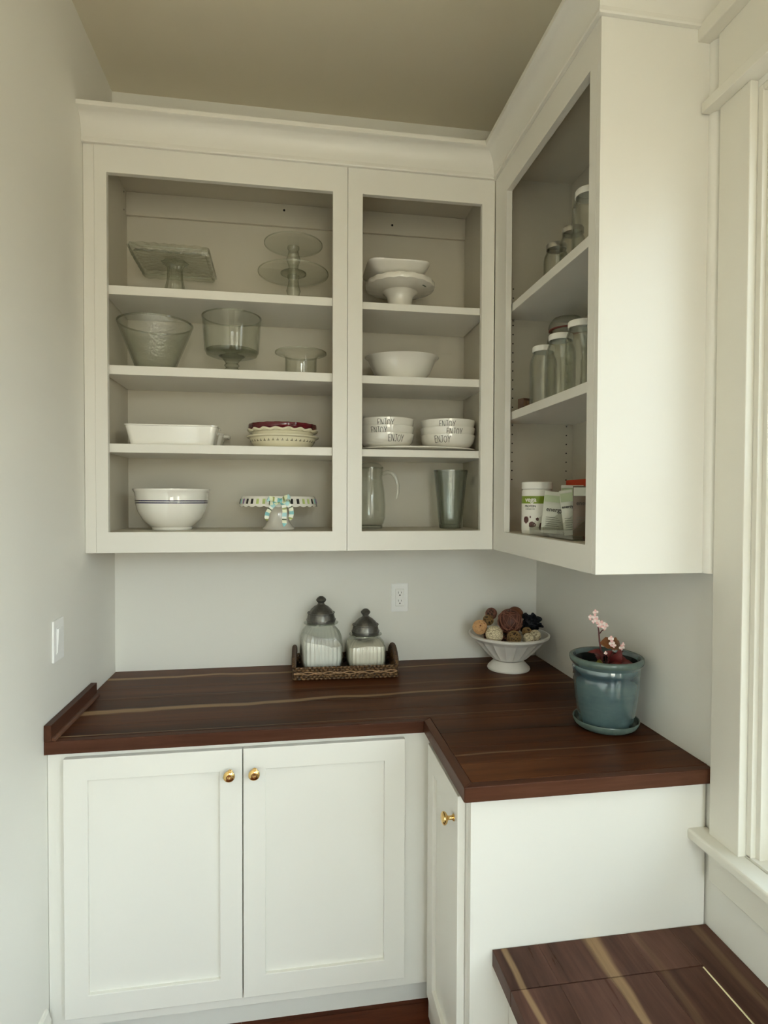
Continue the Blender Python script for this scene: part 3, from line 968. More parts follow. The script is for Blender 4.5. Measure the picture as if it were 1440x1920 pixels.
ot = thing('power_outlet', 'white double power outlet on the back wall under the cabinets', 'outlet', (1.0925, 0, 1.173))
o = ot.location
MB().box(1.0575, 1.1275, -0.0060, -0.0003, 1.115, 1.230).build('plate', 'switch_plastic', ot, bevel=0.0025, origin=o, seg=3)
MB().box(1.0760, 1.1090, -0.0085, -0.0062, 1.139, 1.206).build('receptacle', 'switch_plastic', ot, bevel=0.0012, origin=o)
MB().ring_frame('y', -0.0068, -0.0061, 1.0745, 1.1105, 1.1375, 1.2075, 1.0758, 1.1092, 1.1388, 1.2062).build('outline_gap', 'zinc', ot, origin=o)
sl = MB()
for zc in (1.190, 1.157):
    sl.box(1.0855, 1.0872, -0.0089, -0.0084, zc - 0.001, zc + 0.0075)
    sl.box(1.0980, 1.0997, -0.0089, -0.0084, zc, zc + 0.0065)
    sl.tube([(1.0926, -0.0084, zc - 0.0075), (1.0926, -0.0089, zc - 0.0075)], 0.0028, 12)
stuff(sl.build('slot', 'dark_hole', ot, origin=o))
for z in (1.221, 1.124):
    MB().tube([(1.0925, -0.006, z), (1.0925, -0.0070, z)], 0.0022, 10).build('screw', 'switch_plastic', ot, origin=o)


# ------------------------------------------------------------------ glassware, upper left cabinet, top shelf
def superell(n_):
    def f(r, z, t):
        k = (abs(math.cos(t)) ** n_ + abs(math.sin(t)) ** n_) ** (-1.0 / n_)
        return r * k, z
    return f


Z1 = 2.2655
t = thing('square_cake_stand', 'square pressed-glass cake stand on the top shelf at far left', 'cake stand', (0.252, -0.162, Z1), 0.03)
pl = MB()
sq = superell(22)


def plate_fn(r, z, a):
    rr, zz = sq(r, z, a)
    if r > 0.10:
        zz += 0.0018 * math.cos(26 * a)
    return rr, zz


pl.lathe([(0, 0.134), (0.030, 0.134), (0.085, 0.137), (0.112, 0.133), (0.120, 0.122), (0.126, 0.120), (0.1285, 0.126), (0.1285, 0.147), (0.124, 0.150), (0.112, 0.147), (0, 0.147)], 96, fn=plate_fn)
p_ = pl.build('plate', 'pressed_glass', t, smooth=35)
rb = MB()
for s_ in (1, -1):
    rb.tube([(-0.126, s_ * 0.1285, 0.136), (0.126, s_ * 0.1285, 0.136)], 0.0035, 8)
    rb.tube([(s_ * 0.1285, -0.126, 0.136), (s_ * 0.1285, 0.126, 0.136)], 0.0035, 8)
rb.build('rim_edge', 'thick_glass', p_, smooth=40)


def rib_fn(k_, a_):
    return lambda r, z, an: (r * (1 + a_ * math.cos(k_ * an)), z)


MB().lathe([(0, 0), (0.062, 0), (0.062, 0.006), (0.048, 0.016), (0.034, 0.040), (0.026, 0.075), (0.024, 0.112), (0.032, 0.128), (0.045, 0.134), (0, 0.134)], 72, fn=rib_fn(9, 0.05)).build('pedestal', 'thick_glass', t, smooth=50)


def round_glass_stand(loc, label, rp_, hp, rb_, lip):
    t = thing('round_cake_stand', label, 'cake stand', loc, 0, 'stacked clear glass cake stands')
    pp = MB().lathe([(0, hp - 0.005), (rp_ - 0.012, hp - 0.005), (rp_ - 0.001, hp - 0.001), (rp_, hp + lip), (rp_ - 0.002, hp + lip), (rp_ - 0.004, hp + 0.001), (rp_ - 0.014, hp), (0, hp)], 72).build('plate', 'clear_glass', t, smooth=40)
    MB().lathe([(rp_ - 0.0016, hp + lip - 0.0035), (rp_ + 0.0006, hp + lip - 0.0035), (rp_ + 0.0006, hp + lip), (rp_ - 0.0016, hp + lip)], 72, close=True).build('rim_edge', 'thick_glass', pp, smooth=40)
    MB().lathe([(0, 0), (rb_, 0), (rb_, 0.004), (rb_ - 0.008, 0.009), (0.021, 0.013), (0.017, 0.022), (0.020, hp * 0.35), (0.026, hp * 0.5), (0.020, hp * 0.68), (0.0175, hp - 0.020),
                (0.0215, hp - 0.013), (0.0215, hp - 0.0055), (0, hp - 0.0055)], 40).build('pedestal', 'thick_glass', t, smooth=40)
    MB().lathe([(rb_ - 0.0022, 0.0005), (rb_ + 0.0006, 0.0005), (rb_ + 0.0006, 0.0042), (rb_ - 0.0022, 0.0042)], 56, close=True).build('foot_rim', 'thick_glass', t, smooth=40)
    return t


round_glass_stand((0.665, -0.160, Z1), 'larger round clear glass cake stand under a smaller one, top shelf', 0.127, 0.122, 0.055, 0.006)
round_glass_stand((0.665, -0.160, Z1 + 0.1225), 'smaller round clear glass cake stand perched on a larger one, top shelf', 0.105, 0.104, 0.046, 0.005)

# second shelf
Z2 = 2.0065
t = thing('cone_bowl', 'cone-shaped hammered glass bowl on the second shelf at left', 'bowl', (0.186, -0.165, Z2))
op = [(0, 0), (0.056, 0), (0.060, 0.004), (0.090, 0.080), (0.118, 0.150), (0.126, 0.172), (0.1262, 0.176)]
b_ = MB().lathe(shell(op, 0.0045, 0.006), 72).build('bowl_wall', 'hammered_glass', t, smooth=40)
MB().lathe([(0.1215, 0.173), (0.1268, 0.173), (0.1272, 0.1772), (0.1215, 0.1772)], 72, close=True).build('rim_edge', 'thick_glass', b_, smooth=40)

t = thing('trifle_bowl', 'straight-sided glass trifle bowl on a short foot, second shelf', 'bowl', (0.447, -0.165, Z2))
op = [(0, 0.072), (0.070, 0.072), (0.088, 0.078), (0.0945, 0.090), (0.098, 0.140), (0.1035, 0.212)]
b_ = MB().lathe(shell(op, 0.004, 0.088), 72).build('bowl_wall', 'clear_glass', t, smooth=40)
MB().lathe([(0.0992, 0.2095), (0.1042, 0.2095), (0.1042, 0.2128), (0.0992, 0.2128)], 72, close=True).build('rim_edge', 'thick_glass', b_, smooth=40)
MB().lathe([(0, 0.0735), (0.070, 0.0735), (0.087, 0.0795), (0.0915, 0.092), (0.080, 0.0935), (0, 0.0895)], 72).build('thick_base', 'thick_glass', b_, smooth=40)
MB().lathe([(0, 0), (0.052, 0), (0.052, 0.005), (0.030, 0.012), (0.021, 0.020), (0.026, 0.027), (0.021, 0.034), (0.027, 0.041), (0.021, 0.048), (0.026, 0.056), (0.036, 0.066), (0.046, 0.0715), (0, 0.0715)], 48).build('foot', 'thick_glass', t, smooth=40)

t = thing('rimmed_dish', 'small glass dish with a wide flat rim, second shelf at right', 'dish', (0.692, -0.165, Z2))
op = [(0, 0), (0.040, 0), (0.054, 0.008), (0.057, 0.030), (0.058, 0.080), (0.066, 0.088), (0.092, 0.094), (0.093, 0.097)]
b_ = MB().lathe(shell(op, 0.0035, 0.006), 64).build('bowl_wall', 'clear_glass', t, smooth=40)
MB().lathe([(0.0895, 0.0935), (0.0937, 0.0935), (0.0937, 0.0975), (0.0895, 0.0975)], 64, close=True).build('rim_edge', 'clear_glass', b_, smooth=40)

# third shelf
Z3 = 1.7505


def rect_dish(name, label, loc, hx, hy, h, tap, mat, lug):
    t = thing(name, label, 'baking dish', loc)
    mb = MB()
    def ring(ax, ay, z, n=9, rc_=0.018):
        pts = []
        for (sx, sy, a0) in ((1, 1, 0), (-1, 1, PI / 2), (-1, -1, PI), (1, -1, 1.5 * PI)):
            for i in range(n):
                a = a0 + PI / 2 * i / (n - 1)
                pts.append((sx * (ax - rc_) + rc_ * math.cos(a), sy * (ay - rc_) + rc_ * math.sin(a), z))
        return pts
    rings = [ring(hx - tap, hy - tap * 0.7, 0.0), ring(hx - tap * 0.9, hy - tap * 0.62, 0.004), ring(hx - 0.003, hy - 0.003, h - 0.005), ring(hx, hy, h - 0.003), ring(hx, hy, h),
             ring(hx - 0.006, hy - 0.006, h), ring(hx - 0.007, hy - 0.007, h - 0.004), ring(hx - tap - 0.004, hy - tap * 0.7 - 0.004, 0.007)]
    idx = []
    for r_ in rings:
        idx.append(list(range(len(mb.v), len(mb.v) + len(r_))))
        mb.v += r_
    m_ = len(rings[0])
    for a, b in zip(idx, idx[1:]):
        for i in range(m_):
            j = (i + 1) % m_
            mb.f.append((a[i], a[j], b[j], b[i]))
    mb.f.append(tuple(reversed(idx[0])))
    mb.f.append(tuple(idx[-1]))
    mb.build('dish_body', mat, t, smooth=40)
    for s_ in ((1, -1) if lug else ()):
        lg = MB()
        lg.tube([(s_ * (hx - 0.004), -0.030, h - 0.008), (s_ * (hx + 0.010), -0.025, h - 0.008), (s_ * (hx + 0.014), 0, h - 0.008), (s_ * (hx + 0.010), 0.025, h - 0.008), (s_ * (hx - 0.004), 0.030, h - 0.008)], 0.0062, 10)
        lg.build('handle', mat, t, smooth=50)
    return t


rect_dish('baking_dish', 'white rectangular baking dish at the front, third shelf at left', (0.259, -0.222, Z3), 0.151, 0.066, 0.067, 0.018, 'white_ceramic', False)
rect_dish('baking_dish', 'white baking dish with end handles behind the larger dish', (0.262, -0.083, Z3), 0.152, 0.060, 0.056, 0.018, 'pearl_ceramic', True)


def wave_fn(k_, amp, r0):
    return lambda r, z, a: ((r * (1 + amp * 0.5 * math.cos(k_ * a)), z + amp * 0.05 * math.cos(k_ * a)) if r > r0 else (r, z))


g_ = 'nested pie dishes on the third shelf'
t = thing('pie_dish', 'cream pie dish with dark dashed band, lowest of the nested three', 'pie dish', (0.627, -0.165, Z3), 0, g_)
op = [(0, 0), (0.094, 0), (0.098, 0.003), (0.112, 0.022), (0.119, 0.036), (0.129, 0.040), (0.130, 0.044)]
b_ = MB().lathe(shell(op, 0.004, 0.005), 72).build('dish_body', 'cream_ceramic', t, smooth=40)
ds = MB()
for i in range(44):
    a = 2 * PI * i / 44
    for (dr, z0, z1, w) in ((0.0, 0.0225, 0.0245, 0.0042), (0.0, 0.0245, 0.0315, 0.0009)):
        zc = (z0 + z1) / 2
        rr = 0.112 + (zc - 0.022) * 0.5 + 0.0003
        n0 = len(ds.v)
        ds.box(-w, w, -0.0004, 0.0004, -(z1 - z0) / 2, (z1 - z0) / 2)
        ds.xf(Matrix.Translation((rr * math.cos(a), rr * math.sin(a), zc)) @ Matrix.Rotation(a + PI / 2, 4, 'Z') @ Matrix.Translation((w if dr == 0 and w < 0.002 else 0, 0, 0)), n0)
stuff(ds.build('dash_band', 'olive_print', b_))
t = thing('pie_dish', 'cream pie dish with scalloped rim nested under the wine-red dish', 'pie dish', (0.627, -0.165, Z3 + 0.0065), 0, g_)
op = [(0, 0), (0.084, 0), (0.088, 0.003), (0.104, 0.030), (0.111, 0.050), (0.122, 0.054), (0.1255, 0.061)]
MB().lathe(shell(op, 0.004, 0.005), 144, fn=wave_fn(18, 0.045, 0.1115)).build('dish_body', 'cream_ceramic', t, smooth=40)
t = thing('pie_dish', 'glossy wine-red pie dish, topmost of the nested three', 'pie dish', (0.627, -0.165, Z3 + 0.0135), 0, g_)
op = [(0, 0), (0.076, 0), (0.080, 0.003), (0.098, 0.034), (0.106, 0.052), (0.118, 0.053), (0.1225, 0.058), (0.1235, 0.066), (0.1225, 0.073)]
MB().lathe(shell(op, 0.004, 0.005), 144, fn=wave_fn(22, 0.006, 0.107)).build('dish_body', 'wine_ceramic', t, smooth=40)

# cabinet floor
Z4 = 1.4605
t = thing('mixing_bowl', 'white mixing bowl with two thin navy stripes, bottom of the left cabinet', 'bowl', (0.240, -0.166, Z4))
op = [(0, 0), (0.066, 0), (0.069, 0.004), (0.069, 0.010), (0.078, 0.016), (0.101, 0.040), (0.115, 0.066), (0.1205, 0.090), (0.1225, 0.112), (0.1238, 0.127), (0.127, 0.134), (0.130, 0.138), (0.130, 0.143)]
b_ = MB().lathe(shell(op, 0.005, 0.008), 80).build('bowl_wall', 'white_ceramic', t, smooth=40)
for z in (0.0950, 0.1020):
    rr = 0.1205 + (z - 0.090) * 0.091
    MB().lathe([(rr - 0.001, z - 0.0017), (rr + 0.0007, z - 0.0017), (rr + 0.0009, z + 0.0017), (rr - 0.001, z + 0.0017)], 80, close=True).build('stripe', 'navy_stripe', b_, smooth=40)

t = thing('ribbon_cake_stand', 'white cake stand with ribbon woven through its rim and a tied bow', 'cake stand', (0.612, -0.166, Z4))
b_ = MB().lathe([(0, 0), (0.058, 0), (0.059, 0.004), (0.050, 0.012), (0.039, 0.030), (0.036, 0.055), (0.035, 0.075), (0.028, 0.088), (0.024, 0.092), (0, 0.092)], 56).build('pedestal', 'pearl_ceramic', t, smooth=45)


def skirt(r, z, a):
    if z < 0.088 and r > 0.13:
        return r, z - 0.004 * abs(math.cos(14 * a)) + 0.002
    return r, z


pl = MB().lathe([(0, 0.0925), (0.120, 0.106), (0.130, 0.108), (0.1375, 0.084), (0.1405, 0.084), (0.1335, 0.116), (0.130, 0.119), (0.124, 0.118), (0, 0.116)], 168, fn=skirt).build('plate', 'white_ceramic', t, smooth=40)
cols_ = ['ribbon_purple', 'dark_hole', 'ribbon_green', 'dark_hole', 'ribbon_teal', 'ribbon_green', 'dark_hole']
for i in range(36):
    a = 2 * PI * i / 36
    ww = 0.0050
    sl_ = MB().box(-ww, ww, -0.0005, 0.0005, -0.0090, 0.0090)
    zc = 0.1015
    rr = 0.1370
    sl_.xf(Matrix.Translation((rr * math.cos(a), rr * math.sin(a), zc)) @ Matrix.Rotation(a - PI / 2, 4, 'Z') @ Matrix.Rotation(math.radians(13), 4, 'X'))
    sl_.build('ribbon_slot', cols_[(i * 3) % 7], pl)


def ribbon_strip(mb, pts, wdir, w, u0=0.0, taper=False):
    """flat band with thickness along a path"""
    pts = [Vector(p) for p in pts]
    wd = Vector(wdir).normalized()
    n0 = len(mb.v)
    dist = u0
    last = None
    for i, p in enumerate(pts):
        if last is not None:
            dist += (p - last).length
        last = p
        tg = (pts[min(i + 1, len(pts) - 1)] - pts[max(i - 1, 0)]).normalized()
        side = (wd - tg * wd.dot(tg)).normalized()
        nr = tg.cross(side)
        ww = w / 2 * (0.25 if (taper and i == len(pts) - 1) else 1.0)
        for (sa, sb) in ((-1, 0.0004), (1, 0.0004), (1, -0.0004), (-1, -0.0004)):
            mb.uv[len(mb.v)] = dist
            mb.v.append(tuple(p + side * sa * ww + nr * sb))
    for i in range(len(pts) - 1):
        a, b = n0 + 4 * i, n0 + 4 * (i + 1)
        for k_ in range(4):
            l_ = (k_ + 1) % 4
            mb.f.append((a + k_, a + l_, b + l_, b + k_))
    mb.f.append((n0, n0 + 1, n0 + 2, n0 + 3))
    e_ = n0 + 4 * (len(pts) - 1)
    mb.f.append((e_ + 3, e_ + 2, e_ + 1, e_))


def ribbon_obj(name, parent, pts, wdir, w, u0, taper=False):
    mb = MB()
    ribbon_strip(mb, pts, wdir, w, u0, taper)
    ob = mb.build(name, 'ribbon_stripe', parent)
    ul = ob.data.uv_layers.new(name='UVMap')
    for lp in ob.data.loops:
        ul.data[lp.index].uv = (mb.uv[lp.vertex_index], 0)
    return ob


bow = MB().sphere((0.012, -0.143, 0.103), 0.009, 14, 8).build('bow_knot', 'ribbon_teal', t, smooth=60)
# two loops and three tails; local frame: x right, y toward the viewer is negative
ribbon_obj('bow_loop', bow, [(0.010, -0.146, 0.103), (-0.008, -0.154, 0.108), (-0.026, -0.158, 0.112), (-0.036, -0.155, 0.104), (-0.026, -0.150, 0.096), (-0.006, -0.147, 0.099), (0.010, -0.146, 0.101)], (0, 0.4, 1), 0.017, 0.00)
ribbon_obj('bow_loop', bow, [(0.012, -0.146, 0.103), (0.024, -0.156, 0.114), (0.036, -0.158, 0.118), (0.044, -0.154, 0.110), (0.038, -0.150, 0.098), (0.024, -0.147, 0.099), (0.012, -0.146, 0.101)], (0, 0.5, 1), 0.018, 0.013)
ribbon_obj('bow_tail', bow, [(0.008, -0.147, 0.100), (-0.010, -0.153, 0.092), (-0.024, -0.154, 0.078), (-0.034, -0.152, 0.062), (-0.037, -0.149, 0.046), (-0.036, -0.147, 0.036)], (1, 0, 0.4), 0.015, 0.02, True)
ribbon_obj('bow_tail', bow, [(0.014, -0.147, 0.100), (0.021, -0.154, 0.088), (0.024, -0.155, 0.066), (0.022, -0.152, 0.044), (0.023, -0.149, 0.026), (0.020, -0.147, 0.016)], (1, 0, 0), 0.015, 0.0, True)
ribbon_obj('bow_tail', bow, [(0.018, -0.147, 0.102), (0.032, -0.153, 0.096), (0.044, -0.155, 0.080), (0.047, -0.153, 0.062), (0.043, -0.150, 0.044), (0.042, -0.149, 0.038)], (1, 0, 0.1), 0.015, 0.03, True)

# ------------------------------------------------------------------ corner cabinet
Y1 = 2.2575
t = thing('round_cake_stand', 'white ceramic round cake stand with scalloped edge under a square dish', 'cake stand', (1.058, -0.166, Y1))
MB().lathe([(0, 0), (0.058, 0), (0.060, 0.006), (0.050, 0.022), (0.045, 0.045), (0.048, 0.065), (0.060, 0.080), (0.066, 0.0835), (0, 0.0835)], 56).build('pedestal', 'pearl_ceramic', t, smooth=45)


def scal(r, z, a):
    return (r * (1 + 0.010 * abs(math.cos(9 * a))), z + 0.002 * abs(math.cos(9 * a))) if r > 0.12 else (r, z)


pl = MB().lathe([(0, 0.084), (0.070, 0.0845), (0.110, 0.091), (0.127, 0.096), (0.1285, 0.100), (0.1285, 0.112), (0.126, 0.115), (0.120, 0.113), (0.110, 0.1085), (0, 0.108)], 144, fn=scal).build('plate', 'pearl_ceramic', t, smooth=40)
st_ = MB()
for i in range(7):
    a = -0.86 + i * 0.028
    st_.tube([((0.104 + 0.004 * (i % 2)) * math.cos(a), (0.104 + 0.004 * (i % 2)) * math.sin(a), 0.0893), ((0.104 + 0.004 * ((i + 1) % 2)) * math.cos(a + 0.028), (0.104 + 0.004 * ((i + 1) % 2)) * math.sin(a + 0.028), 0.0893)], 0.0012, 6)
st_.build('maker_stamp', 'stamp_green', pl)
for (a, r_) in ((0.0, 0),):
    pass

t = thing('square_pedestal_dish', 'white rounded-square pedestal dish resting on a round cake stand', 'dish', (1.040, -0.170, Y1 + 0.1085))
sq6 = superell(7)


def sqf(r, z, a):
    return sq6(r, z, a) if r > 0.05 else (r, z)


MB().lathe([(0, 0), (0.048, 0), (0.050, 0.003), (0.044, 0.008), (0.047, 0.012), (0, 0.012)], 48).build('foot', 'pearl_ceramic', t, smooth=45)
MB().lathe([(0, 0.0125), (0.052, 0.0125), (0.074, 0.016), (0.096, 0.030), (0.108, 0.046), (0.113, 0.050), (0.114, 0.0535), (0.110, 0.0555), (0.102, 0.050), (0.090, 0.036), (0.070, 0.024), (0, 0.021)], 96, fn=sqf).build('dish_body', 'pearl_ceramic', t, smooth=45)

Y2 = 2.0035
t = thing('serving_bowl', 'large shiny white serving bowl alone on its shelf', 'bowl', (1.066, -0.168, Y2))


def lipf(r, z, a):
    return (r, z + 0.003 * math.cos(2 * a + 0.5)) if r > 0.11 else (r, z)


op = [(0, 0), (0.078, 0), (0.082, 0.004), (0.084, 0.010), (0.104, 0.034), (0.119, 0.062), (0.126, 0.078), (0.136, 0.086), (0.139, 0.090)]
MB().lathe(shell(op, 0.005, 0.008), 80, fn=lipf).build('bowl_wall', 'white_ceramic', t, smooth=40)

Y3 = 1.7465
t = thing('platter', 'flat oval white platter carrying two stacks of small bowls', 'platter', (1.130, -0.160, Y3))
MB().lathe([(0, 0), (0.14, 0), (0.19, 0.005), (0.221, 0.010), (0.2225, 0.014), (0.219, 0.015), (0.188, 0.011), (0, 0.010)], 80, fn=lambda r, z, a: (r * (0.605 / math.sqrt((0.605 * math.cos(a)) ** 2 + math.sin(a) ** 2)), z)).build('dish_body', 'pearl_ceramic', t, smooth=40)

BOWL_OUT = [(0, 0), (0.060, 0), (0.066, 0.002), (0.086, 0.010), (0.097, 0.022), (0.1015, 0.036), (0.104, 0.050), (0.1045, 0.053)]
GLY = {'E': [[(0.0, 1), (0.0, 0)], [(0, 1), (0.32, 1)], [(0, 0.55), (0.26, 0.55)], [(0, 0), (0.32, 0)]],
       'N': [[(0, 0), (0, 1)], [(0, 1), (0.34, 0)], [(0.34, 0), (0.34, 1)]],
       'J': [[(0.05, 1), (0.32, 1)], [(0.2, 1), (0.2, 0.14), (0.12, 0), (0.0, 0.08)]],
       'O': [[(0.21 + 0.21 * math.cos(a), 0.46 + 0.46 * math.sin(a)) for a in [2 * PI * i / 14 for i in range(15)]]],
       'Y': [[(0, 1), (0.2, 0.48)], [(0.42, 1), (0.2, 0.48)], [(0.2, 0.48), (0.2, 0)]]}


def bowl_r(z):
    for (r0, z0), (r1, z1) in zip(BOWL_OUT[1:], BOWL_OUT[2:]):
        if z0 <= z <= z1:
            return r0 + (r1 - r0) * (z - z0) / max(1e-9, z1 - z0)
    return BOWL_OUT[-1][0]


def enjoy_bowl(loc, phi, label):
    t = thing('enjoy_bowl', label, 'bowl', loc, 0, 'small white bowls lettered ENJOY')
    b_ = MB().lathe(shell(BOWL_OUT, 0.0035, 0.004), 64).build('bowl_wall', 'white_ceramic', t, smooth=40)
    lt = MB()
    h_, z0 = 0.024, 0.0215
    words = 'ENJOY'
    wid = {'E': 0.34, 'N': 0.38, 'J': 0.34, 'O': 0.44, 'Y': 0.42}
    gap = 0.10
    sc_ = 0.0250
    tot = sum(wid[c] for c in words) + gap * 4
    u = -tot / 2
    for ch in words:
        for st in GLY[ch]:
            pts = []
            dense = []
            for p, q in zip(st, st[1:]):
                for k_ in range(3):
                    dense.append((p[0] + (q[0] - p[0]) * k_ / 3, p[1] + (q[1] - p[1]) * k_ / 3))
            dense.append(st[-1])
            for (gx, gy) in dense:
                z = z0 + gy * h_
                r = bowl_r(z) + 0.0002
                an = phi + (u + gx) * sc_ / 0.10 - PI / 2
                pts.append((r * math.cos(an), r * math.sin(an), z))
            lt.tube(pts, 0.0009, 5)
        u += wid[ch] + gap
    l_ = lt.build('lettering', 'letter_ink', b_)
    l_['label'] = 'dark hand-lettered word ENJOY'
    return t


bz = Y3 + 0.0118
for (bx, side, phis) in ((1.010, 'left', (0.21, -0.43, -0.18)), (1.247, 'right', (-0.45, 0.0, -0.27))):
    for k_, (ph, nm) in enumerate(zip(phis, ('bottom', 'middle', 'top'))):
        enjoy_bowl((bx, -0.160, bz + 0.0275 * k_), ph, 'white ENJOY bowl, %s of the %s stack on the platter' % (nm, side))

t = thing('pitcher', 'clear glass pitcher with curved handle partly behind the cabinet frame', 'pitcher', (0.952, -0.150, Z4))
op = [(0, 0), (0.044, 0), (0.046, 0.003), (0.046, 0.014), (0.050, 0.020), (0.056, 0.040), (0.057, 0.090), (0.053, 0.140), (0.047, 0.175), (0.044, 0.190), (0.046, 0.205), (0.048, 0.228)]
b_ = MB().lathe(shell(op, 0.0035, 0.012), 64, fn=rib_fn(12, 0.010)).build('body', 'clear_glass', t, smooth=40)
MB().lathe([(0, 0.001), (0.043, 0.001), (0.0445, 0.012), (0, 0.012)], 48).build('thick_base', 'thick_glass', b_, smooth=40)
MB().lathe([(0.0440, 0.2255), (0.0486, 0.2255), (0.0486, 0.2285), (0.0440, 0.2285)], 56, close=True).build('rim_edge', 'thick_glass', b_, smooth=40)
MB().tube([(0.044, -0.01, 0.205), (0.062, -0.013, 0.212), (0.080, -0.016, 0.208), (0.094, -0.018, 0.190), (0.101, -0.019, 0.162), (0.101, -0.019, 0.135), (0.096, -0.018, 0.112)], [0.0075, 0.0075, 0.0075, 0.007, 0.0065, 0.006, 0.0045], 12).build('handle', 'jar_glass', t, smooth=60)
MB().lathe([(0, 0.231), (0.046, 0.229), (0.048, 0.231), (0.044, 0.236), (0.030, 0.246), (0.010, 0.249), (0, 0.249)], 48).build('lid', 'clear_glass', t, smooth=50)

t = thing('vase', 'tall grey-tinted ribbed glass vase in the corner cabinet', 'vase', (1.262, -0.150, Z4))
op = [(0, 0), (0.040, 0), (0.042, 0.003), (0.046, 0.040), (0.052, 0.110), (0.059, 0.180), (0.0645, 0.221)]
b_ = MB().lathe(shell(op, 0.004, 0.016), 96, fn=rib_fn(16, 0.018)).build('body', 'grey_glass', t, smooth=40)
MB().lathe([(0, 0.001), (0.0395, 0.001), (0.0415, 0.014), (0, 0.015)], 48).build('thick_base', 'grey_glass', b_, smooth=40)
MB().lathe([(0.0605, 0.2185), (0.0655, 0.2185), (0.0655, 0.2218), (0.0605, 0.2218)], 64, close=True).build('rim_edge', 'grey_glass', b_, smooth=40)


# ------------------------------------------------------------------ right cabinet
def jar(loc, label, r, h, lid_mat, group, lid_r=None, ribs=0):
    t = thing('glass_jar', label, 'jar', loc, random.uniform(0, 6), group)
    lr = lid_r or r * 0.80
    op = [(0, 0), (r * 0.9, 0), (r, 0.005), (r, h * 0.68), (r * 0.97, h * 0.76), (lr * 0.98, h * 0.86), (lr * 0.94, h * 0.90), (lr * 0.94, h * 0.975)]
    b_ = MB().lathe(shell(op, 0.003, 0.005), 48, fn=(lambda rr, z, a: (rr * (1 + (0.018 * math.cos(8 * a) if z < h * 0.72 else 0)), z)) if ribs else None).build('body', 'jar_glass', t, smooth=40)
    l_ = MB().lathe([(lr * 0.955, h * 0.905), (lr * 1.03, h * 0.905), (lr * 1.03, h * 0.985), (lr * 0.98, h), (0, h), (0, h * 0.985), (lr * 0.955, h * 0.98)], 48, fn=lambda rr, z, a: (rr * (1 + (0.008 * math.cos(40 * a) if rr > lr and z < h * 0.98 else 0)), z)).build('lid', lid_mat, t, smooth=35)
    return t


S2 = 1.8715
gj = 'jars on the middle shelf of the right cabinet'
jar((1.452, -0.560, S2), 'pale-lidded ribbed jar, leftmost on the middle shelf', 0.042, 0.186, 'white_lid', gj, ribs=1)
jar((1.448, -0.690, S2), 'pale-lidded ribbed jar, second from left on the middle shelf', 0.043, 0.188, 'white_lid', gj, ribs=1)
jar((1.448, -0.815, S2), 'pale-lidded ribbed jar, third from left on the middle shelf', 0.044, 0.190, 'white_lid', gj, ribs=1)
jar((1.452, -0.935, S2), 'jar half hidden by the frame at the right of the middle shelf', 0.044, 0.205, 'zinc', gj, ribs=1)
t = thing('clamp_jar', 'large clear glass jar with domed lid and red gasket behind smaller jars', 'jar', (1.560, -0.500, S2))
op = [(0, 0), (0.064, 0), (0.070, 0.006), (0.0715, 0.10), (0.070, 0.190), (0.064, 0.225), (0.056, 0.245), (0.055, 0.258)]
MB().lathe(shell(op, 0.004, 0.008), 56).build('body', 'jar_glass', t, smooth=40)
MB().lathe([(0.048, 0.2590), (0.0585, 0.2590), (0.0585, 0.2620), (0.048, 0.2620)], 48, close=True).build('gasket', 'gasket_red', t, smooth=40)
MB().lathe([(0, 0.263), (0.058, 0.263), (0.060, 0.268), (0.057, 0.282), (0.046, 0.298), (0.020, 0.305), (0, 0.305)], 48).build('lid', 'jar_glass', t, smooth=50)
t = thing('spice_box', 'small brown printed box at the left end of the middle shelf', 'box', (1.430, -0.468, S2), 0.35)
MB().box(-0.020, 0.020, -0.014, 0.014, 0, 0.036).build('carton', 'box_brown', t, bevel=0.0012)
pr = MB()
for i in range(6):
    pr.box(-0.017 + i * 0.006, -0.0145 + i * 0.006, -0.0145, -0.0141, 0.010, 0.028)
pr.build('print', 'wicker_pale', t)

S3 = 2.2385
gj = 'jars on the top shelf of the right cabinet'
jar((1.520, -0.500, S3), 'zinc-banded jar, leftmost on the top shelf of the right cabinet', 0.040, 0.172, 'zinc', gj)
jar((1.522, -0.612, S3), 'zinc-banded jar, middle of three on the top right shelf', 0.040, 0.175, 'zinc', gj)
jar((1.478, -0.790, S3), 'taller white-lidded jar at the right of the top right shelf', 0.044, 0.196, 'white_lid', gj)

# protein tub
S1 = 1.4605
t = thing('protein_tub', 'white powder tub with green label band at the bottom of the right cabinet', 'tub', (1.452, -0.520, S1))
b_ = MB().lathe([(0, 0), (0.046, 0), (0.0485, 0.003), (0.0485, 0.138), (0.045, 0.144), (0, 0.144)], 56).build('body', 'tub_white', t, smooth=40)
MB().lathe([(0, 0.1445), (0.047, 0.1445), (0.0492, 0.146), (0.0492, 0.166), (0.047, 0.168), (0, 0.168)], 64, fn=lambda r, z, a: (r * (1 + (0.004 * math.cos(60 * a) if 0.147 < z < 0.165 else 0)), z)).build('lid', 'tub_white', t, smooth=40)


def wrap_band(r, z0, z1, a0, a1, th=0.0004, n=24):
    mb = MB()
    rows_ = []
    for i in range(n + 1):
        a = a0 + (a1 - a0) * i / n
        rows_.append([len(mb.v) + k_ for k_ in range(4)])
        for (rr, z) in ((r, z0), (r + th, z0), (r + th, z1), (r, z1)):
            mb.v.append((rr * math.cos(a), rr * math.sin(a), z))
    for p, q_ in zip(rows_, rows_[1:]):
        for k_ in range(4):
            l_ = (k_ + 1) % 4
            mb.f.append((p[k_], p[l_], q_[l_], q_[k_]))
    mb.f.append(tuple(rows_[0]))
    mb.f.append(tuple(reversed(rows_[-1])))
    return mb


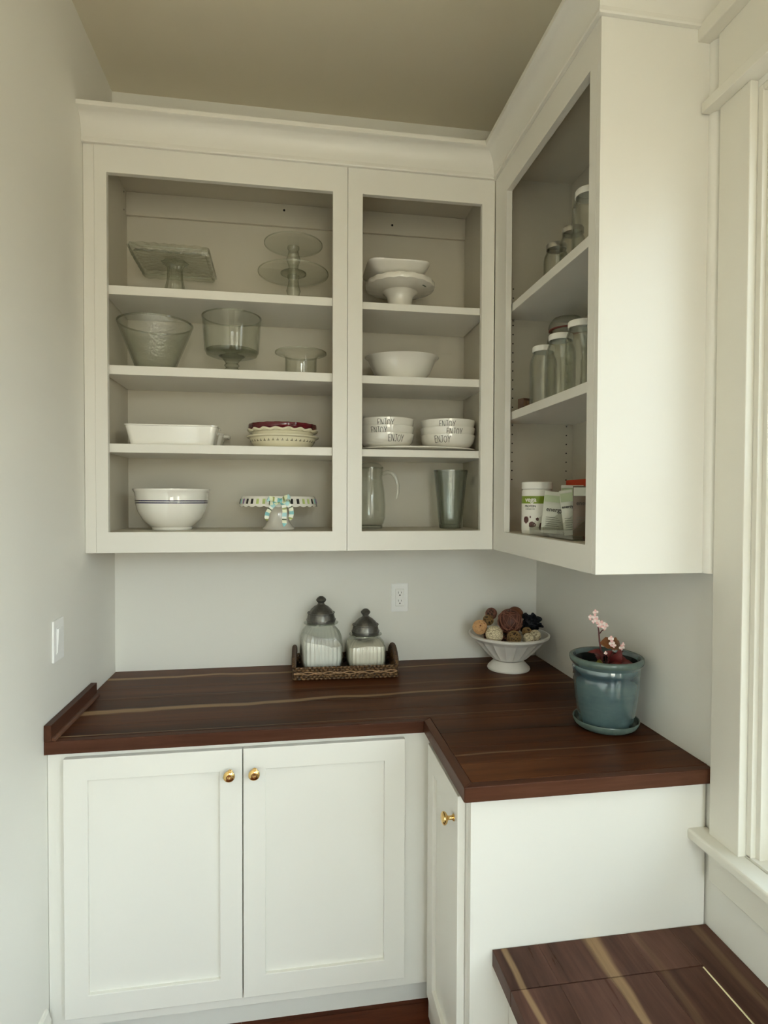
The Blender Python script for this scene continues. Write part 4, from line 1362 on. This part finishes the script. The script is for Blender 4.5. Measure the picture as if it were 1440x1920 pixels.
def text_mesh(txt, size, bold=0.0):
    cu = bpy.data.curves.new('text', 'FONT')
    cu.body = txt
    cu.size = size
    cu.offset = bold
    cu.extrude = 0.0002
    cu.align_x = 'CENTER'
    ob = bpy.data.objects.new('text', cu)
    C.objects.link(ob)
    bpy.context.view_layer.update()
    me = bpy.data.meshes.new_from_object(ob.evaluated_get(bpy.context.evaluated_depsgraph_get()))
    vs = [tuple(v_.co) for v_ in me.vertices]
    fs = [tuple(p_.vertices) for p_ in me.polygons]
    bpy.data.objects.remove(ob)
    bpy.data.curves.remove(cu)
    bpy.data.meshes.remove(me)
    return vs, fs


def wrap_text(txt, size, r, a_mid, z, bold=0.0):
    vs, fs = text_mesh(txt, size, bold)
    mb = MB()
    for (x_, y_, d_) in vs:
        a = a_mid + x_ / r
        rr = r + 0.0003 + d_
        mb.v.append((rr * math.cos(a), rr * math.sin(a), z + y_))
    mb.f = list(fs)
    return mb


FA = -PI / 2 - 0.42     # direction from the tub towards the viewer
gb = wrap_band(0.0486, 0.098, 0.122, FA - 1.9, FA + 0.62).build('label_band', 'label_green', b_, smooth=30)
wb = wrap_band(0.0486, 0.064, 0.0978, FA - 1.9, FA + 0.62).build('label_panel', 'label_white', b_, smooth=30)
pb = wrap_band(0.0486, 0.012, 0.0638, FA - 1.9, FA + 0.62).build('label_picture', 'label_white', b_, smooth=30)
wrap_text('vega', 0.022, 0.049, FA - 0.42, 0.1035, 0.0005).build('brand_print', 'label_white', b_)
wrap_text('PROTEIN', 0.0095, 0.049, FA - 0.45, 0.0865, 0.0002).build('product_print', 'letter_ink', b_)
wrap_text('& SHAKE MIX', 0.0055, 0.049, FA - 0.45, 0.0785).build('product_print', 'letter_ink', b_)
bb = MB()
rr_ = random.Random(5)
for (a, z, w_, h_) in ((-0.75, 0.045, 0.24, 0.012), (-0.28, 0.030, 0.30, 0.010), (0.05, 0.048, 0.12, 0.006), (0.32, 0.024, 0.22, 0.013), (-0.42, 0.055, 0.06, 0.004)):
    n0 = len(bb.v)
    poly = []
    for k_ in range(12):
        an = 2 * PI * k_ / 12
        poly.append((FA + a + w_ * math.cos(an) * rr_.uniform(0.7, 1.0), z + h_ * math.sin(an) * rr_.uniform(0.8, 1.1)))
    for (aa, zz) in poly:
        bb.v.append((0.0493 * math.cos(aa), 0.0493 * math.sin(aa), zz))
    cm = sum(p[0] for p in poly) / 12
    bb.v.append((0.0494 * math.cos(cm), 0.0494 * math.sin(cm), z))
    for k_ in range(12):
        bb.f.append((n0 + k_, n0 + (k_ + 1) % 12, n0 + 12))
bb.build('label_art', 'label_berry', b_)

# clear organiser with packets: x is the depth of the shelf, front opening faces the room (-x)
t = thing('packet_organizer', 'clear acrylic organizer with slanted dividers holding drink packets', 'organizer', (1.400, -0.720, S1))
ox0, ox1, oy0, oy1 = 0.0, 0.17, -0.150, 0.140
MB().box(ox0, ox1, oy0, oy1, 0.0, 0.004).build('base', 'acrylic', t)
MB().box(ox1, ox1 + 0.003, oy0, oy1, 0.0, 0.125).build('back_wall', 'acrylic', t)
MB().box(ox0, ox0 + 0.003, oy0, oy1, 0.0041, 0.028).build('front_lip', 'acrylic', t)
for yy in (oy0, -0.055, 0.04, oy1 - 0.003):
    MB().prism([(ox0 + 0.0032, 0.0042), (ox1 - 0.0002, 0.0042), (ox1 - 0.0002, 0.124), (ox1 - 0.05, 0.124), (ox0 + 0.0032, 0.028)], 'y', yy, yy + 0.003).build('divider', 'acrylic', t)


def packet(label, loc, w, h, mat, tilt, yaw_, texts, band=None, lean=0.0, group='drink mix packets in the organizer', cat='packet'):
    """upright foil packet: local x width, -y is the printed face, z up"""
    t = thing('drink_packet', label, cat, loc, yaw_, group)
    t.rotation_euler = (tilt, lean, yaw_)
    mb = MB()
    nx, nz = 6, 10
    for sgn in (-1, 1):
        for j in range(nz + 1):
            for i in range(nx + 1):
                u, v_ = i / nx, j / nz
                bul = 0.005 * math.sin(PI * u) ** 0.6 * math.sin(PI * min(1, max(0, (v_ - 0.06) / 0.88))) ** 0.6 + 0.0004
                mb.v.append(((u - 0.5) * w, sgn * bul, v_ * h))
    k0 = (nx + 1) * (nz + 1)
    for j in range(nz):
        for i in range(nx):
            a = j * (nx + 1) + i
            mb.f.append((a, a + 1, a + nx + 2, a + nx + 1))
            mb.f.append((k0 + a + nx + 1, k0 + a + nx + 2, k0 + a + 1, k0 + a))
    edge = [i for i in range(nx + 1)] + [j * (nx + 1) + nx for j in range(1, nz + 1)] + [nz * (nx + 1) + i for i in range(nx - 1, -1, -1)] + [j * (nx + 1) for j in range(nz - 1, 0, -1)]
    for p, q_ in zip(edge, edge[1:] + edge[:1]):
        mb.f.append((p, k0 + p, k0 + q_, q_))
    b_ = mb.build('pouch', mat, t, smooth=50)
    if band:
        z0, z1, bm_ = band
        MB().box(-w / 2 + 0.001, w / 2 - 0.001, -0.0064, -0.0060, z0 * h, z1 * h).build('print_band', bm_, b_)
    for (txt, size, zz, mt, bo) in texts:
        vs, fs = text_mesh(txt, size, bo)
        tm = MB()
        tm.v = [(x_, -0.0066 - d_, z_ + zz * h) for (x_, z_, d_) in vs]
        tm.f = fs
        tm.build('print_text', mt, b_)
    ln = MB()
    for k_ in range(6):
        ln.box(-w * 0.34, w * (0.34 - 0.08 * (k_ % 3)), -0.0064, -0.0060, h * (0.12 + 0.05 * k_), h * (0.12 + 0.05 * k_) + 0.0012)
    ln.build('small_print', 'print_grey', b_)
    return t


packet('pale packet with green top printed energy, front of the organizer', (1.442, -0.655, S1 + 0.0075), 0.068, 0.128, 'packet_paper', -0.10, -0.40,
       [('energy', 0.018, 0.52, 'letter_ink', 0.0002)], (0.74, 0.90, 'packet_green'), 0.10)
packet('narrow pale packet leaning between the dividers', (1.462, -0.738, S1 + 0.0075), 0.036, 0.132, 'packet_paper', -0.08, -0.35,
       [('energy', 0.012, 0.60, 'letter_ink', 0.0002)], (0.74, 0.93, 'packet_green'), -0.12)
packet('grey-brown packet with dark lettering nearest the cabinet frame', (1.475, -0.790, S1 + 0.0075), 0.060, 0.142, 'packet_brown', -0.04, -0.35,
       [('energy', 0.016, 0.62, 'letter_ink', 0.0002)], (0.80, 0.97, 'packet_paper'))
packet('green-topped packet standing behind the leaning packets', (1.515, -0.640, S1 + 0.0075), 0.066, 0.148, 'packet_paper', -0.03, -0.40,
       [('energy', 0.016, 0.5, 'letter_ink', 0.0002)], (0.78, 0.94, 'packet_green'))
packet('bright red packet at the back of the organizer', (1.605, -0.500, S1 + 0.0005), 0.17, 0.178, 'packet_red', 0.0, -PI / 2, [], None)

# ------------------------------------------------------------------ counter: tray and canisters
t = thing('wicker_tray', 'shallow woven wicker tray with raised ends holding two canisters', 'tray', (0.858, -0.118, ZC + 0.0003), -0.035)
hx, hy = 0.188, 0.098
MB().box(-hx + 0.004, hx - 0.004, -hy + 0.004, hy - 0.004, 0.0, 0.008).build('base', 'wicker_dark', t, bevel=0.002)


def weave(points_fn, L, rows_h, n_wave, amp, r, mat, phase0, parent, name):
    mb = MB()
    for k_, h_ in enumerate(rows_h):
        pts = []
        m_ = int(n_wave * 6)
        for i in range(m_ + 1):
            u = i / m_
            off = amp * math.sin(2 * PI * n_wave * u + (PI if k_ % 2 else 0) + phase0)
            hh = h_(u) if callable(h_) else h_
            pts.append(points_fn(u, off, hh))
        mb.tube(pts, r, 6)
    return mb.build(name, mat, parent, smooth=60)


for s_ in (-1, 1):
    wv = weave(lambda u, off, h_: ((u * 2 - 1) * hx, s_ * (hy + off), h_), 2 * hx, [0.005, 0.013, 0.036, 0.044], 24, 0.0034, 0.0042, 'wicker', 0, t, 'long_side')
    weave(lambda u, off, h_: ((u * 2 - 1) * hx, s_ * (hy + 0.0045), h_ + off), 2 * hx, [0.0235, 0.0265], 5, 0.0042, 0.0021, 'wicker_pale', 0.4, wv, 'pale_strand')
    weave(lambda u, off, h_: ((u * 2 - 1) * hx, s_ * (hy + off), h_), 2 * hx, [0.020, 0.0285], 24, 0.0030, 0.0038, 'wicker', 1.2, wv, 'middle_strand')
    kk = MB()
    for i in range(23):
        xx = (i / 22 * 2 - 1) * hx
        kk.tube([(xx, s_ * hy, 0.002), (xx, s_ * hy, 0.046)], 0.0028, 6)
    kk.build('stakes', 'wicker_dark', wv)
    # raised arched end
    arch = lambda u: 0.046 + 0.048 * math.sin(PI * u) ** 0.7
    ev = weave(lambda u, off, h_: (s_ * (hx + off), (u * 2 - 1) * hy, h_), 2 * hy, [0.006, 0.013, 0.020, 0.028, 0.036, 0.043], 11, 0.0022, 0.0046, 'wicker', 0, t, 'end_side')
    weave(lambda u, off, h_: (s_ * (hx + off), (0.06 + u * 0.88) * 2 * hy - hy, h_), 2 * hy, [lambda u: 0.05 + (arch(0.06 + 0.88 * u) - 0.05) * 0.25, lambda u: 0.05 + (arch(0.06 + 0.88 * u) - 0.05) * 0.5, lambda u: 0.05 + (arch(0.06 + 0.88 * u) - 0.05) * 0.75], 10, 0.0022, 0.0056, 'wicker', 0, ev, 'arch_weave')
    rim_pts = [(s_ * hx, (u * 2 - 1) * hy, arch(u)) for u in [i / 28 for i in range(29)]]
    MB().tube(rim_pts, 0.0068, 8).build('end_rim', 'wicker', ev, smooth=60)
    coil = []
    for i in range(281):
        u = i / 280
        a = 2 * PI * 34 * u
        coil.append((s_ * hx + 0.0072 * math.cos(a), (u * 2 - 1) * hy, arch(u) + 0.0072 * math.sin(a)))
    MB().tube(coil, 0.0022, 5).build('rim_wrap', 'wicker_dark', ev, smooth=60)


def canister(loc, label, w, hb, hl, content, fill, tilt_fill, rz):
    """rounded-square ribbed glass canister, pewter lid with finial"""
    t = thing('canister', label, 'canister', loc, rz)
    hw = w / 2
    sqc = superell(4.2)

    def rib(r, z, a):
        rr, zz = sqc(r, z, a)
        if r > hw * 0.66 and 0.010 < z < hb * 0.92:
            rr *= 1 + 0.022 * math.cos(32 * a)
        return rr, zz
    op = [(0, 0), (hw * 0.78, 0), (hw * 0.88, 0.004), (hw * 0.95, 0.016), (hw * 1.0, hb * 0.30), (hw * 1.0, hb * 0.55), (hw * 0.97, hb * 0.70), (hw * 0.88, hb * 0.82), (hw * 0.72, hb * 0.905), (hw * 0.62, hb * 0.94), (hw * 0.61, hb * 0.985)]
    b_ = MB().lathe(shell(op, 0.004, 0.007), 216, fn=rib).build('jar_body', 'canister_glass', t, smooth=50)
    MB().lathe([(hw * 0.50, hb * 0.985), (hw * 0.84, hb * 0.985), (hw * 0.86, hb * 0.993), (hw * 0.86, hb * 1.005), (hw * 0.83, hb * 1.01), (hw * 0.50, hb * 1.01)], 64, close=True).build('rim', 'thick_glass', b_, smooth=40)

    def cont(r, z, a):
        rr, zz = rib(r, z, a)
        if z > fill * 0.9:
            zz += tilt_fill * (-rr * math.cos(a + rz)) + 0.004 * math.sin(3 * a) * r / hw
        return rr, zz
    cp = [(0, 0.0075), (hw * 0.76, 0.0075), (hw * 0.88, 0.016), (hw * 0.935, hb * 0.28), (hw * 0.935, min(fill * 0.89, hb * 0.55)), (hw * 0.915, fill * 0.97), (hw * 0.70, fill), (hw * 0.4, fill + 0.003), (0, fill + 0.004)]
    MB().lathe(cp, 216, fn=cont).build('contents', content, t, smooth=50)
    z0 = hb * 1.012
    l_ = MB().lathe([(0, z0), (hw * 0.70, z0), (hw * 0.72, z0 + 0.004), (hw * 0.70, z0 + hl * 0.12), (hw * 0.66, z0 + hl * 0.26), (hw * 0.62, z0 + hl * 0.36), (hw * 0.52, z0 + hl * 0.48), (hw * 0.36, z0 + hl * 0.60),
                     (hw * 0.22, z0 + hl * 0.66), (hw * 0.17, z0 + hl * 0.70), (0, z0 + hl * 0.70)], 64, fn=lambda r, z, a: (r * (1 + (0.02 * math.cos(12 * a) if z0 + hl * 0.15 < z < z0 + hl * 0.5 else 0)), z)).build('lid', 'pewter', t, smooth=50)
    MB().lathe([(0, z0 + hl * 0.70), (hw * 0.17, z0 + hl * 0.70), (hw * 0.15, z0 + hl * 0.735), (hw * 0.22, z0 + hl * 0.80), (hw * 0.26, z0 + hl * 0.855), (hw * 0.22, z0 + hl * 0.915), (hw * 0.16, z0 + hl * 0.955), (hw * 0.10, z0 + hl * 0.99), (0, z0 + hl)], 32).build('finial', 'pewter', l_, smooth=50)
    for (rr, zz) in ((hw * 0.715, z0 + hl * 0.10), (hw * 0.665, z0 + hl * 0.36)):
        MB().lathe([(rr - 0.002, zz - 0.0016), (rr + 0.0016, zz - 0.0016), (rr + 0.0022, zz), (rr + 0.0016, zz + 0.0016), (rr - 0.002, zz + 0.0016)], 64, close=True).build('lid_bead', 'pewter', l_, smooth=60)
    return t


canister((0.770, -0.103, ZC + 0.0092), 'taller ribbed glass canister of white flour with pewter lid in the tray', 0.152, 0.178, 0.098, 'flour', 0.108, 0.28, 0.10)
canister((0.940, -0.108, ZC + 0.0092), 'shorter ribbed glass canister of cream sugar with pewter lid in the tray', 0.146, 0.130, 0.096, 'sugar', 0.096, 0.0, 0.06)

# ------------------------------------------------------------------ pedestal bowl with decorative balls
BX, BY = 1.494, -0.170
t = thing('pedestal_bowl', 'off-white fluted pedestal bowl filled with decorative balls', 'bowl', (BX, BY, ZC + 0.0003))
op = [(0.030, 0.036), (0.062, 0.040), (0.076, 0.050), (0.102, 0.076), (0.128, 0.104), (0.140, 0.120), (0.148, 0.1245), (0.154, 0.130), (0.155, 0.137)]


def flute(r, z, a):
    if 0.042 < z < 0.118 and r > 0.06:
        k_ = abs(math.cos(10 * a))
        depth = min(1, (z - 0.042) / 0.012) * min(1, max(0, (0.1185 - z) / 0.006))
        return r - 0.0080 * depth * (k_ ** 0.6), z
    return r, z


fine = []
for (p, q_) in zip(op, op[1:]):
    for k_ in range(4):
        fine.append((p[0] + (q_[0] - p[0]) * k_ / 4, p[1] + (q_[1] - p[1]) * k_ / 4))
fine.append(op[-1])
inner = [(0.148, 0.139), (0.143, 0.134), (0.130, 0.118), (0.108, 0.098), (0.080, 0.074), (0.045, 0.062), (0, 0.060)]
MB().lathe([(0, 0.036)] + fine + inner, 312, fn=flute).build('bowl_wall', 'matte_ceramic', t, smooth=35)
MB().lathe([(0, 0), (0.080, 0), (0.082, 0.004), (0.080, 0.010), (0.068, 0.022), (0.058, 0.032), (0.056, 0.0355), (0, 0.0355)], 64).build('foot', 'matte_ceramic', t, smooth=45)

GB = 'decorative balls in the pedestal bowl'


def strand_ball(name, label, loc, r, core, strand, n_str, sr, seed):
    t = thing(name, label, 'decorative ball', loc, 0, GB)
    MB().sphere((0, 0, 0), r * 0.90, 20, 12).build('core', core, t, smooth=60)
    rd = random.Random(seed)
    mb = MB()
    for i in range(n_str):
        ax = Vector((rd.gauss(0, 1), rd.gauss(0, 1), rd.gauss(0, 1))).normalized()
        u_ = ax.orthogonal().normalized()
        w_ = ax.cross(u_)
        off = rd.uniform(-0.45, 0.45)
        rad = math.sqrt(1 - off * off)
        pts = []
        for k_ in range(28):
            a = 2 * PI * k_ / 28
            wob = 1 + 0.025 * math.sin(3 * a + i)
            pts.append((ax * off + (u_ * math.cos(a) + w_ * math.sin(a)) * rad) * (r - sr) * wob)
        mb.tube(pts, sr, 5, closed=True)
    mb.build('strands', strand, t, smooth=60)
    return t


def lump_ball(name, label, loc, r, mat, freq, amp, seed, n=40):
    rd = random.Random(seed)
    dirs = [Vector((rd.gauss(0, 1), rd.gauss(0, 1), rd.gauss(0, 1))).normalized() for _ in range(freq)]

    def f(d):
        m_ = max(d.dot(x) for x in dirs)
        return 1 - amp + amp * max(0, (m_ - 0.80) / 0.20) ** 0.5
    return tag(MB().sphere((0, 0, 0), r, n, n // 2 + 2, fn=f).build(name, mat, None, smooth=60), label, 'decorative ball', GB), loc


def put(pair):
    o_, l_ = pair
    o_.location = l_
    return o_


zb = ZC
strand_ball('husk_ball', 'tan wood-shaving ball at the left rim of the bowl', (1.372, -0.185, zb + 0.168), 0.028, 'rust_husk', 'tan_shaving', 26, 0.0028, 18)
put(lump_ball('crackle_ball', 'largest cream ball with dark crackle net, front left', (1.412, -0.235, zb + 0.150), 0.033, 'crackle_cream', 50, 0.03, 2))
strand_ball('twig_ball', 'small olive twig ball behind the tan and cream balls', (1.412, -0.165, zb + 0.190), 0.021, 'twig_core', 'twig_olive', 14, 0.0022, 11)
strand_ball('twig_ball', 'small dark twig ball left of the big vine ball', (1.440, -0.120, zb + 0.206), 0.023, 'twig_core', 'vine_light', 14, 0.0016, 12)
strand_ball('vine_ball', 'big dark red-brown vine ball on top of the heap', (1.492, -0.185, zb + 0.186), 0.048, 'vine_dark', 'vine_light', 20, 0.0014, 13)
put(lump_ball('husk_ball', 'rust-brown husk ball behind the big vine ball', (1.538, -0.125, zb + 0.200), 0.032, 'rust_husk', 60, 0.12, 3))
strand_ball('twig_ball', 'olive twig ball at the front of the bowl', (1.482, -0.256, zb + 0.140), 0.027, 'twig_core', 'twig_olive', 20, 0.0017, 14)
put(lump_ball('crackle_ball', 'small cream ball at the front, left of its twin', (1.535, -0.262, zb + 0.136), 0.0215, 'crackle_cream', 50, 0.03, 4))
put(lump_ball('crackle_ball', 'small cream ball beside the black spiky ball', (1.573, -0.238, zb + 0.142), 0.0215, 'crackle_cream', 50, 0.03, 5))
strand_ball('twig_ball', 'small pale olive ball between the two small cream balls', (1.548, -0.218, zb + 0.152), 0.019, 'twig_core', 'twig_olive', 14, 0.0018, 15)
t = thing('spiky_ball', 'black spiky petal ball at the right of the bowl', 'decorative ball', (1.585, -0.165, zb + 0.168), 0, GB)
MB().sphere((0, 0, 0), 0.032, 18, 12).build('core', 'navy_husk', t, smooth=60)
rd = random.Random(21)
sp_ = MB()
for i in range(90):
    d = Vector((rd.gauss(0, 1), rd.gauss(0, 1), rd.gauss(0, 1))).normalized()
    u_ = d.orthogonal().normalized()
    u_.rotate(Matrix.Rotation(rd.uniform(0, 6), 3, d))
    w_ = d.cross(u_)
    L = rd.uniform(0.040, 0.050)
    n0 = len(sp_.v)
    bw = 0.010
    sp_.v += [tuple(d * 0.029 - u_ * bw), tuple(d * 0.029 + u_ * bw), tuple(d * L + u_ * bw * 0.7 + w_ * 0.004), tuple(d * (L * 1.06) + w_ * 0.004), tuple(d * L - u_ * bw * 0.7 + w_ * 0.004), tuple(d * 0.029 + w_ * 0.004)]
    sp_.f += [(n0, n0 + 1, n0 + 2, n0 + 3, n0 + 4), (n0 + 5, n0 + 1, n0), (n0 + 5, n0 + 2, n0 + 1), (n0 + 5, n0 + 3, n0 + 2), (n0 + 5, n0 + 4, n0 + 3), (n0 + 5, n0, n0 + 4)]
sp_.build('petals', 'navy_husk', t)
# filler balls lower in the heap
strand_ball('twig_ball', 'dark ball low in the middle of the heap', (1.495, -0.150, zb + 0.108), 0.034, 'twig_core', 'vine_light', 10, 0.0016, 16)
strand_ball('twig_ball', 'dark ball low at the left of the heap', (1.430, -0.150, zb + 0.128), 0.031, 'twig_core', 'vine_light', 10, 0.0016, 17)

# ------------------------------------------------------------------ potted plant
PX, PY = 1.562, -0.765
t = thing('saucer', 'sage green glazed saucer under the teal pot', 'saucer', (PX, PY, ZC + 0.0003))
MB().lathe([(0, 0), (0.074, 0), (0.082, 0.003), (0.090, 0.012), (0.0925, 0.022), (0.0915, 0.025), (0.0885, 0.024), (0.083, 0.012), (0.078, 0.007), (0, 0.006)], 72).build('dish_body', 'sage_glaze', t, smooth=45)
pt = thing('potted_begonia', 'pink-flowered red-leaved plant in a teal glazed pot', 'potted plant', (PX, PY, ZC + 0.0068))
op = [(0, 0), (0.066, 0), (0.072, 0.004), (0.079, 0.030), (0.0865, 0.070), (0.0905, 0.110), (0.0925, 0.140), (0.0915, 0.152), (0.0935, 0.156), (0.0945, 0.164), (0.0930, 0.172), (0.0960, 0.177), (0.1005, 0.183), (0.1025, 0.190), (0.1015, 0.197), (0.098, 0.1995)]
inn = [(0.093, 0.198), (0.090, 0.190), (0.0875, 0.175), (0.085, 0.150), (0, 0.150)]
pot = MB().lathe(op + inn, 96).build('pot', 'teal_glaze', pt, smooth=40)
MB().lathe([(0.0895, 0.1870), (0.0955, 0.1785), (0.1008, 0.1832), (0.1032, 0.190), (0.1020, 0.1975), (0.098, 0.2000), (0.0925, 0.1985)], 96).build('pot_rim', 'sage_glaze', pot, smooth=60)
MB().lathe([(0.0850, 0.1500), (0.0872, 0.1735), (0.0890, 0.1860), (0.0878, 0.1860), (0.0858, 0.1735), (0.0840, 0.1500)], 72, close=True).build('pot_lining', 'dark_glaze', pot, smooth=50)
MB().lathe([(0, 0.1505), (0.0838, 0.1505), (0.0842, 0.160), (0.05, 0.166), (0, 0.168)], 48, fn=lambda r, z, a: (r, z + 0.002 * math.sin(7 * a) * (r < 0.08))).build('soil', 'soil', pt, smooth=60)


def leaf(parent, base, tip, w, mat, sag=0.012, nrm=(0, 0, 1), jag=0.25):
    b0, t0 = Vector(base), Vector(tip)
    d = t0 - b0
    L = d.length
    d.normalize()
    side = d.cross(Vector(nrm)).normalized()
    nn = side.cross(d)
    n = 12
    mb = MB()
    for s_ in (0, 1):
        for i in range(n + 1):
            u = i / n
            hw = w * math.sin(PI * min(1, u ** 0.75)) ** 0.8 * (1 + jag * (0.5 - (i % 2)) * (0 < i < n)) + 0.0004
            ctr = b0 + d * (L * u) + nn * (math.sin(PI * u) * sag - (u ** 2) * sag * 0.8) - nn * (0.0007 * s_)
            for k_ in (-1, -0.5, 0, 0.5, 1):
                mb.v.append(tuple(ctr + side * hw * k_ + nn * (0.18 * hw * abs(k_) + 0.0006 * math.sin(9 * u + 4 * k_))))
    k0 = 5 * (n + 1)
    for i in range(n):
        for k_ in range(4):
            a = i * 5 + k_
            mb.f.append((a, a + 1, a + 6, a + 5))
            mb.f.append((k0 + a + 5, k0 + a + 6, k0 + a + 1, k0 + a))
        for k_ in (0, 4):
            a = i * 5 + k_
            mb.f.append((a, a + 5, k0 + a + 5, k0 + a))
    mb.f.append((0, 1, 2, 3, 4, k0 + 4, k0 + 3, k0 + 2, k0 + 1, k0))
    return mb.build('leaf', mat, parent, smooth=60)


H0 = 0.166   # soil height above the pot base
stm = MB().tube([(-0.010, 0.0, H0), (-0.016, -0.002, 0.205), (-0.024, -0.004, 0.240), (-0.027, -0.005, 0.270), (-0.033, -0.006, 0.300), (-0.040, -0.007, 0.322)], [0.0028, 0.0026, 0.0023, 0.0020, 0.0016, 0.0011], 8).build('stem', 'stem_red', pt, smooth=60)
leaf(pt, (-0.024, -0.004, 0.236), (0.066, 0.010, 0.206), 0.021, 'leaf_bronze', 0.020, (0.15, -0.75, 0.6))
leaf(pt, (-0.006, -0.004, 0.200), (-0.052, 0.006, 0.212), 0.010, 'leaf_red', 0.006, (0, -0.6, 0.8))
leaf(pt, (0.004, 0.0, 0.190), (-0.012, -0.030, 0.216), 0.017, 'leaf_red', 0.008, (0, -0.9, 0.4))
leaf(pt, (0.006, -0.006, 0.178), (0.028, -0.034, 0.218), 0.018, 'leaf_red', 0.010, (0.2, -0.9, 0.4))
leaf(pt, (0.014, 0.004, 0.178), (0.052, -0.012, 0.196), 0.017, 'leaf_red', 0.008, (0, -0.6, 0.8))
leaf(pt, (0.000, -0.010, 0.172), (0.020, -0.056, 0.178), 0.019, 'leaf_red', 0.010, (0, -0.5, 0.9))
leaf(pt, (0.020, -0.004, 0.172), (0.062, -0.034, 0.186), 0.014, 'leaf_red', 0.008, (0.2, -0.6, 0.8))
leaf(pt, (-0.010, -0.008, 0.172), (-0.048, -0.028, 0.184), 0.012, 'leaf_green', 0.006, (0, -0.6, 0.8))
leaf(pt, (-0.014, 0.006, 0.176), (-0.020, 0.040, 0.205), 0.015, 'leaf_red', 0.008, (0, 0.4, 0.8))
for (bx_, by_, bz_, tx_, ty_, tz_) in ((0, 0, H0, -0.006, -0.004, 0.200), (0.004, 0, H0, 0.014, 0.004, 0.178), (0, -0.004, H0, 0.006, -0.006, 0.178), (0.004, 0, H0, 0.012, -0.014, 0.226), (0.008, -0.002, H0, 0.042, -0.018, 0.214), (-0.026, -0.005, 0.262, -0.008, -0.006, 0.276)):
    MB().tube([(bx_, by_, bz_), ((bx_ + tx_) / 2, (by_ + ty_) / 2, (bz_ + tz_) / 2 + 0.004), (tx_, ty_, tz_)], 0.0015, 6).build('leaf_stalk', 'stem_red', pt, smooth=60)


def blossom(c, r, seed):
    rd = random.Random(seed)
    core = MB().sphere(c, r * 0.42, 10, 6).build('blossom', 'petal_pale', pt, smooth=60)
    for k_ in range(4):
        a = 2 * PI * k_ / 4 + rd.uniform(-0.4, 0.4)
        off = Vector((math.cos(a) * r * 0.7, -0.25 * r, math.sin(a) * r * 0.7))
        MB().sphere(tuple(Vector(c) + off), r * 0.55, 10, 6, (1, 0.5, 1.0)).build('petal', 'petal_pink' if k_ % 2 else 'petal_pale', core, smooth=60)


for i, (x_, y_, z_, r_) in enumerate(((-0.040, -0.007, 0.326, 0.0062), (-0.042, -0.010, 0.314, 0.0064), (-0.054, -0.006, 0.312, 0.0058), (-0.038, -0.012, 0.303, 0.0066), (-0.047, -0.010, 0.302, 0.0045), (-0.031, -0.010, 0.289, 0.0045),
                                      (-0.020, -0.008, 0.292, 0.0080), (-0.008, -0.010, 0.288, 0.0050), (-0.015, -0.012, 0.281, 0.0045),
                                      (0.000, -0.022, 0.252, 0.0064), (0.002, -0.024, 0.240, 0.0066), (0.010, -0.022, 0.233, 0.0050), (0.034, -0.022, 0.226, 0.0062), (0.040, -0.020, 0.234, 0.0042), (-0.020, -0.030, 0.214, 0.0038))):
    blossom((x_, y_, z_), r_ * 1.2, i)
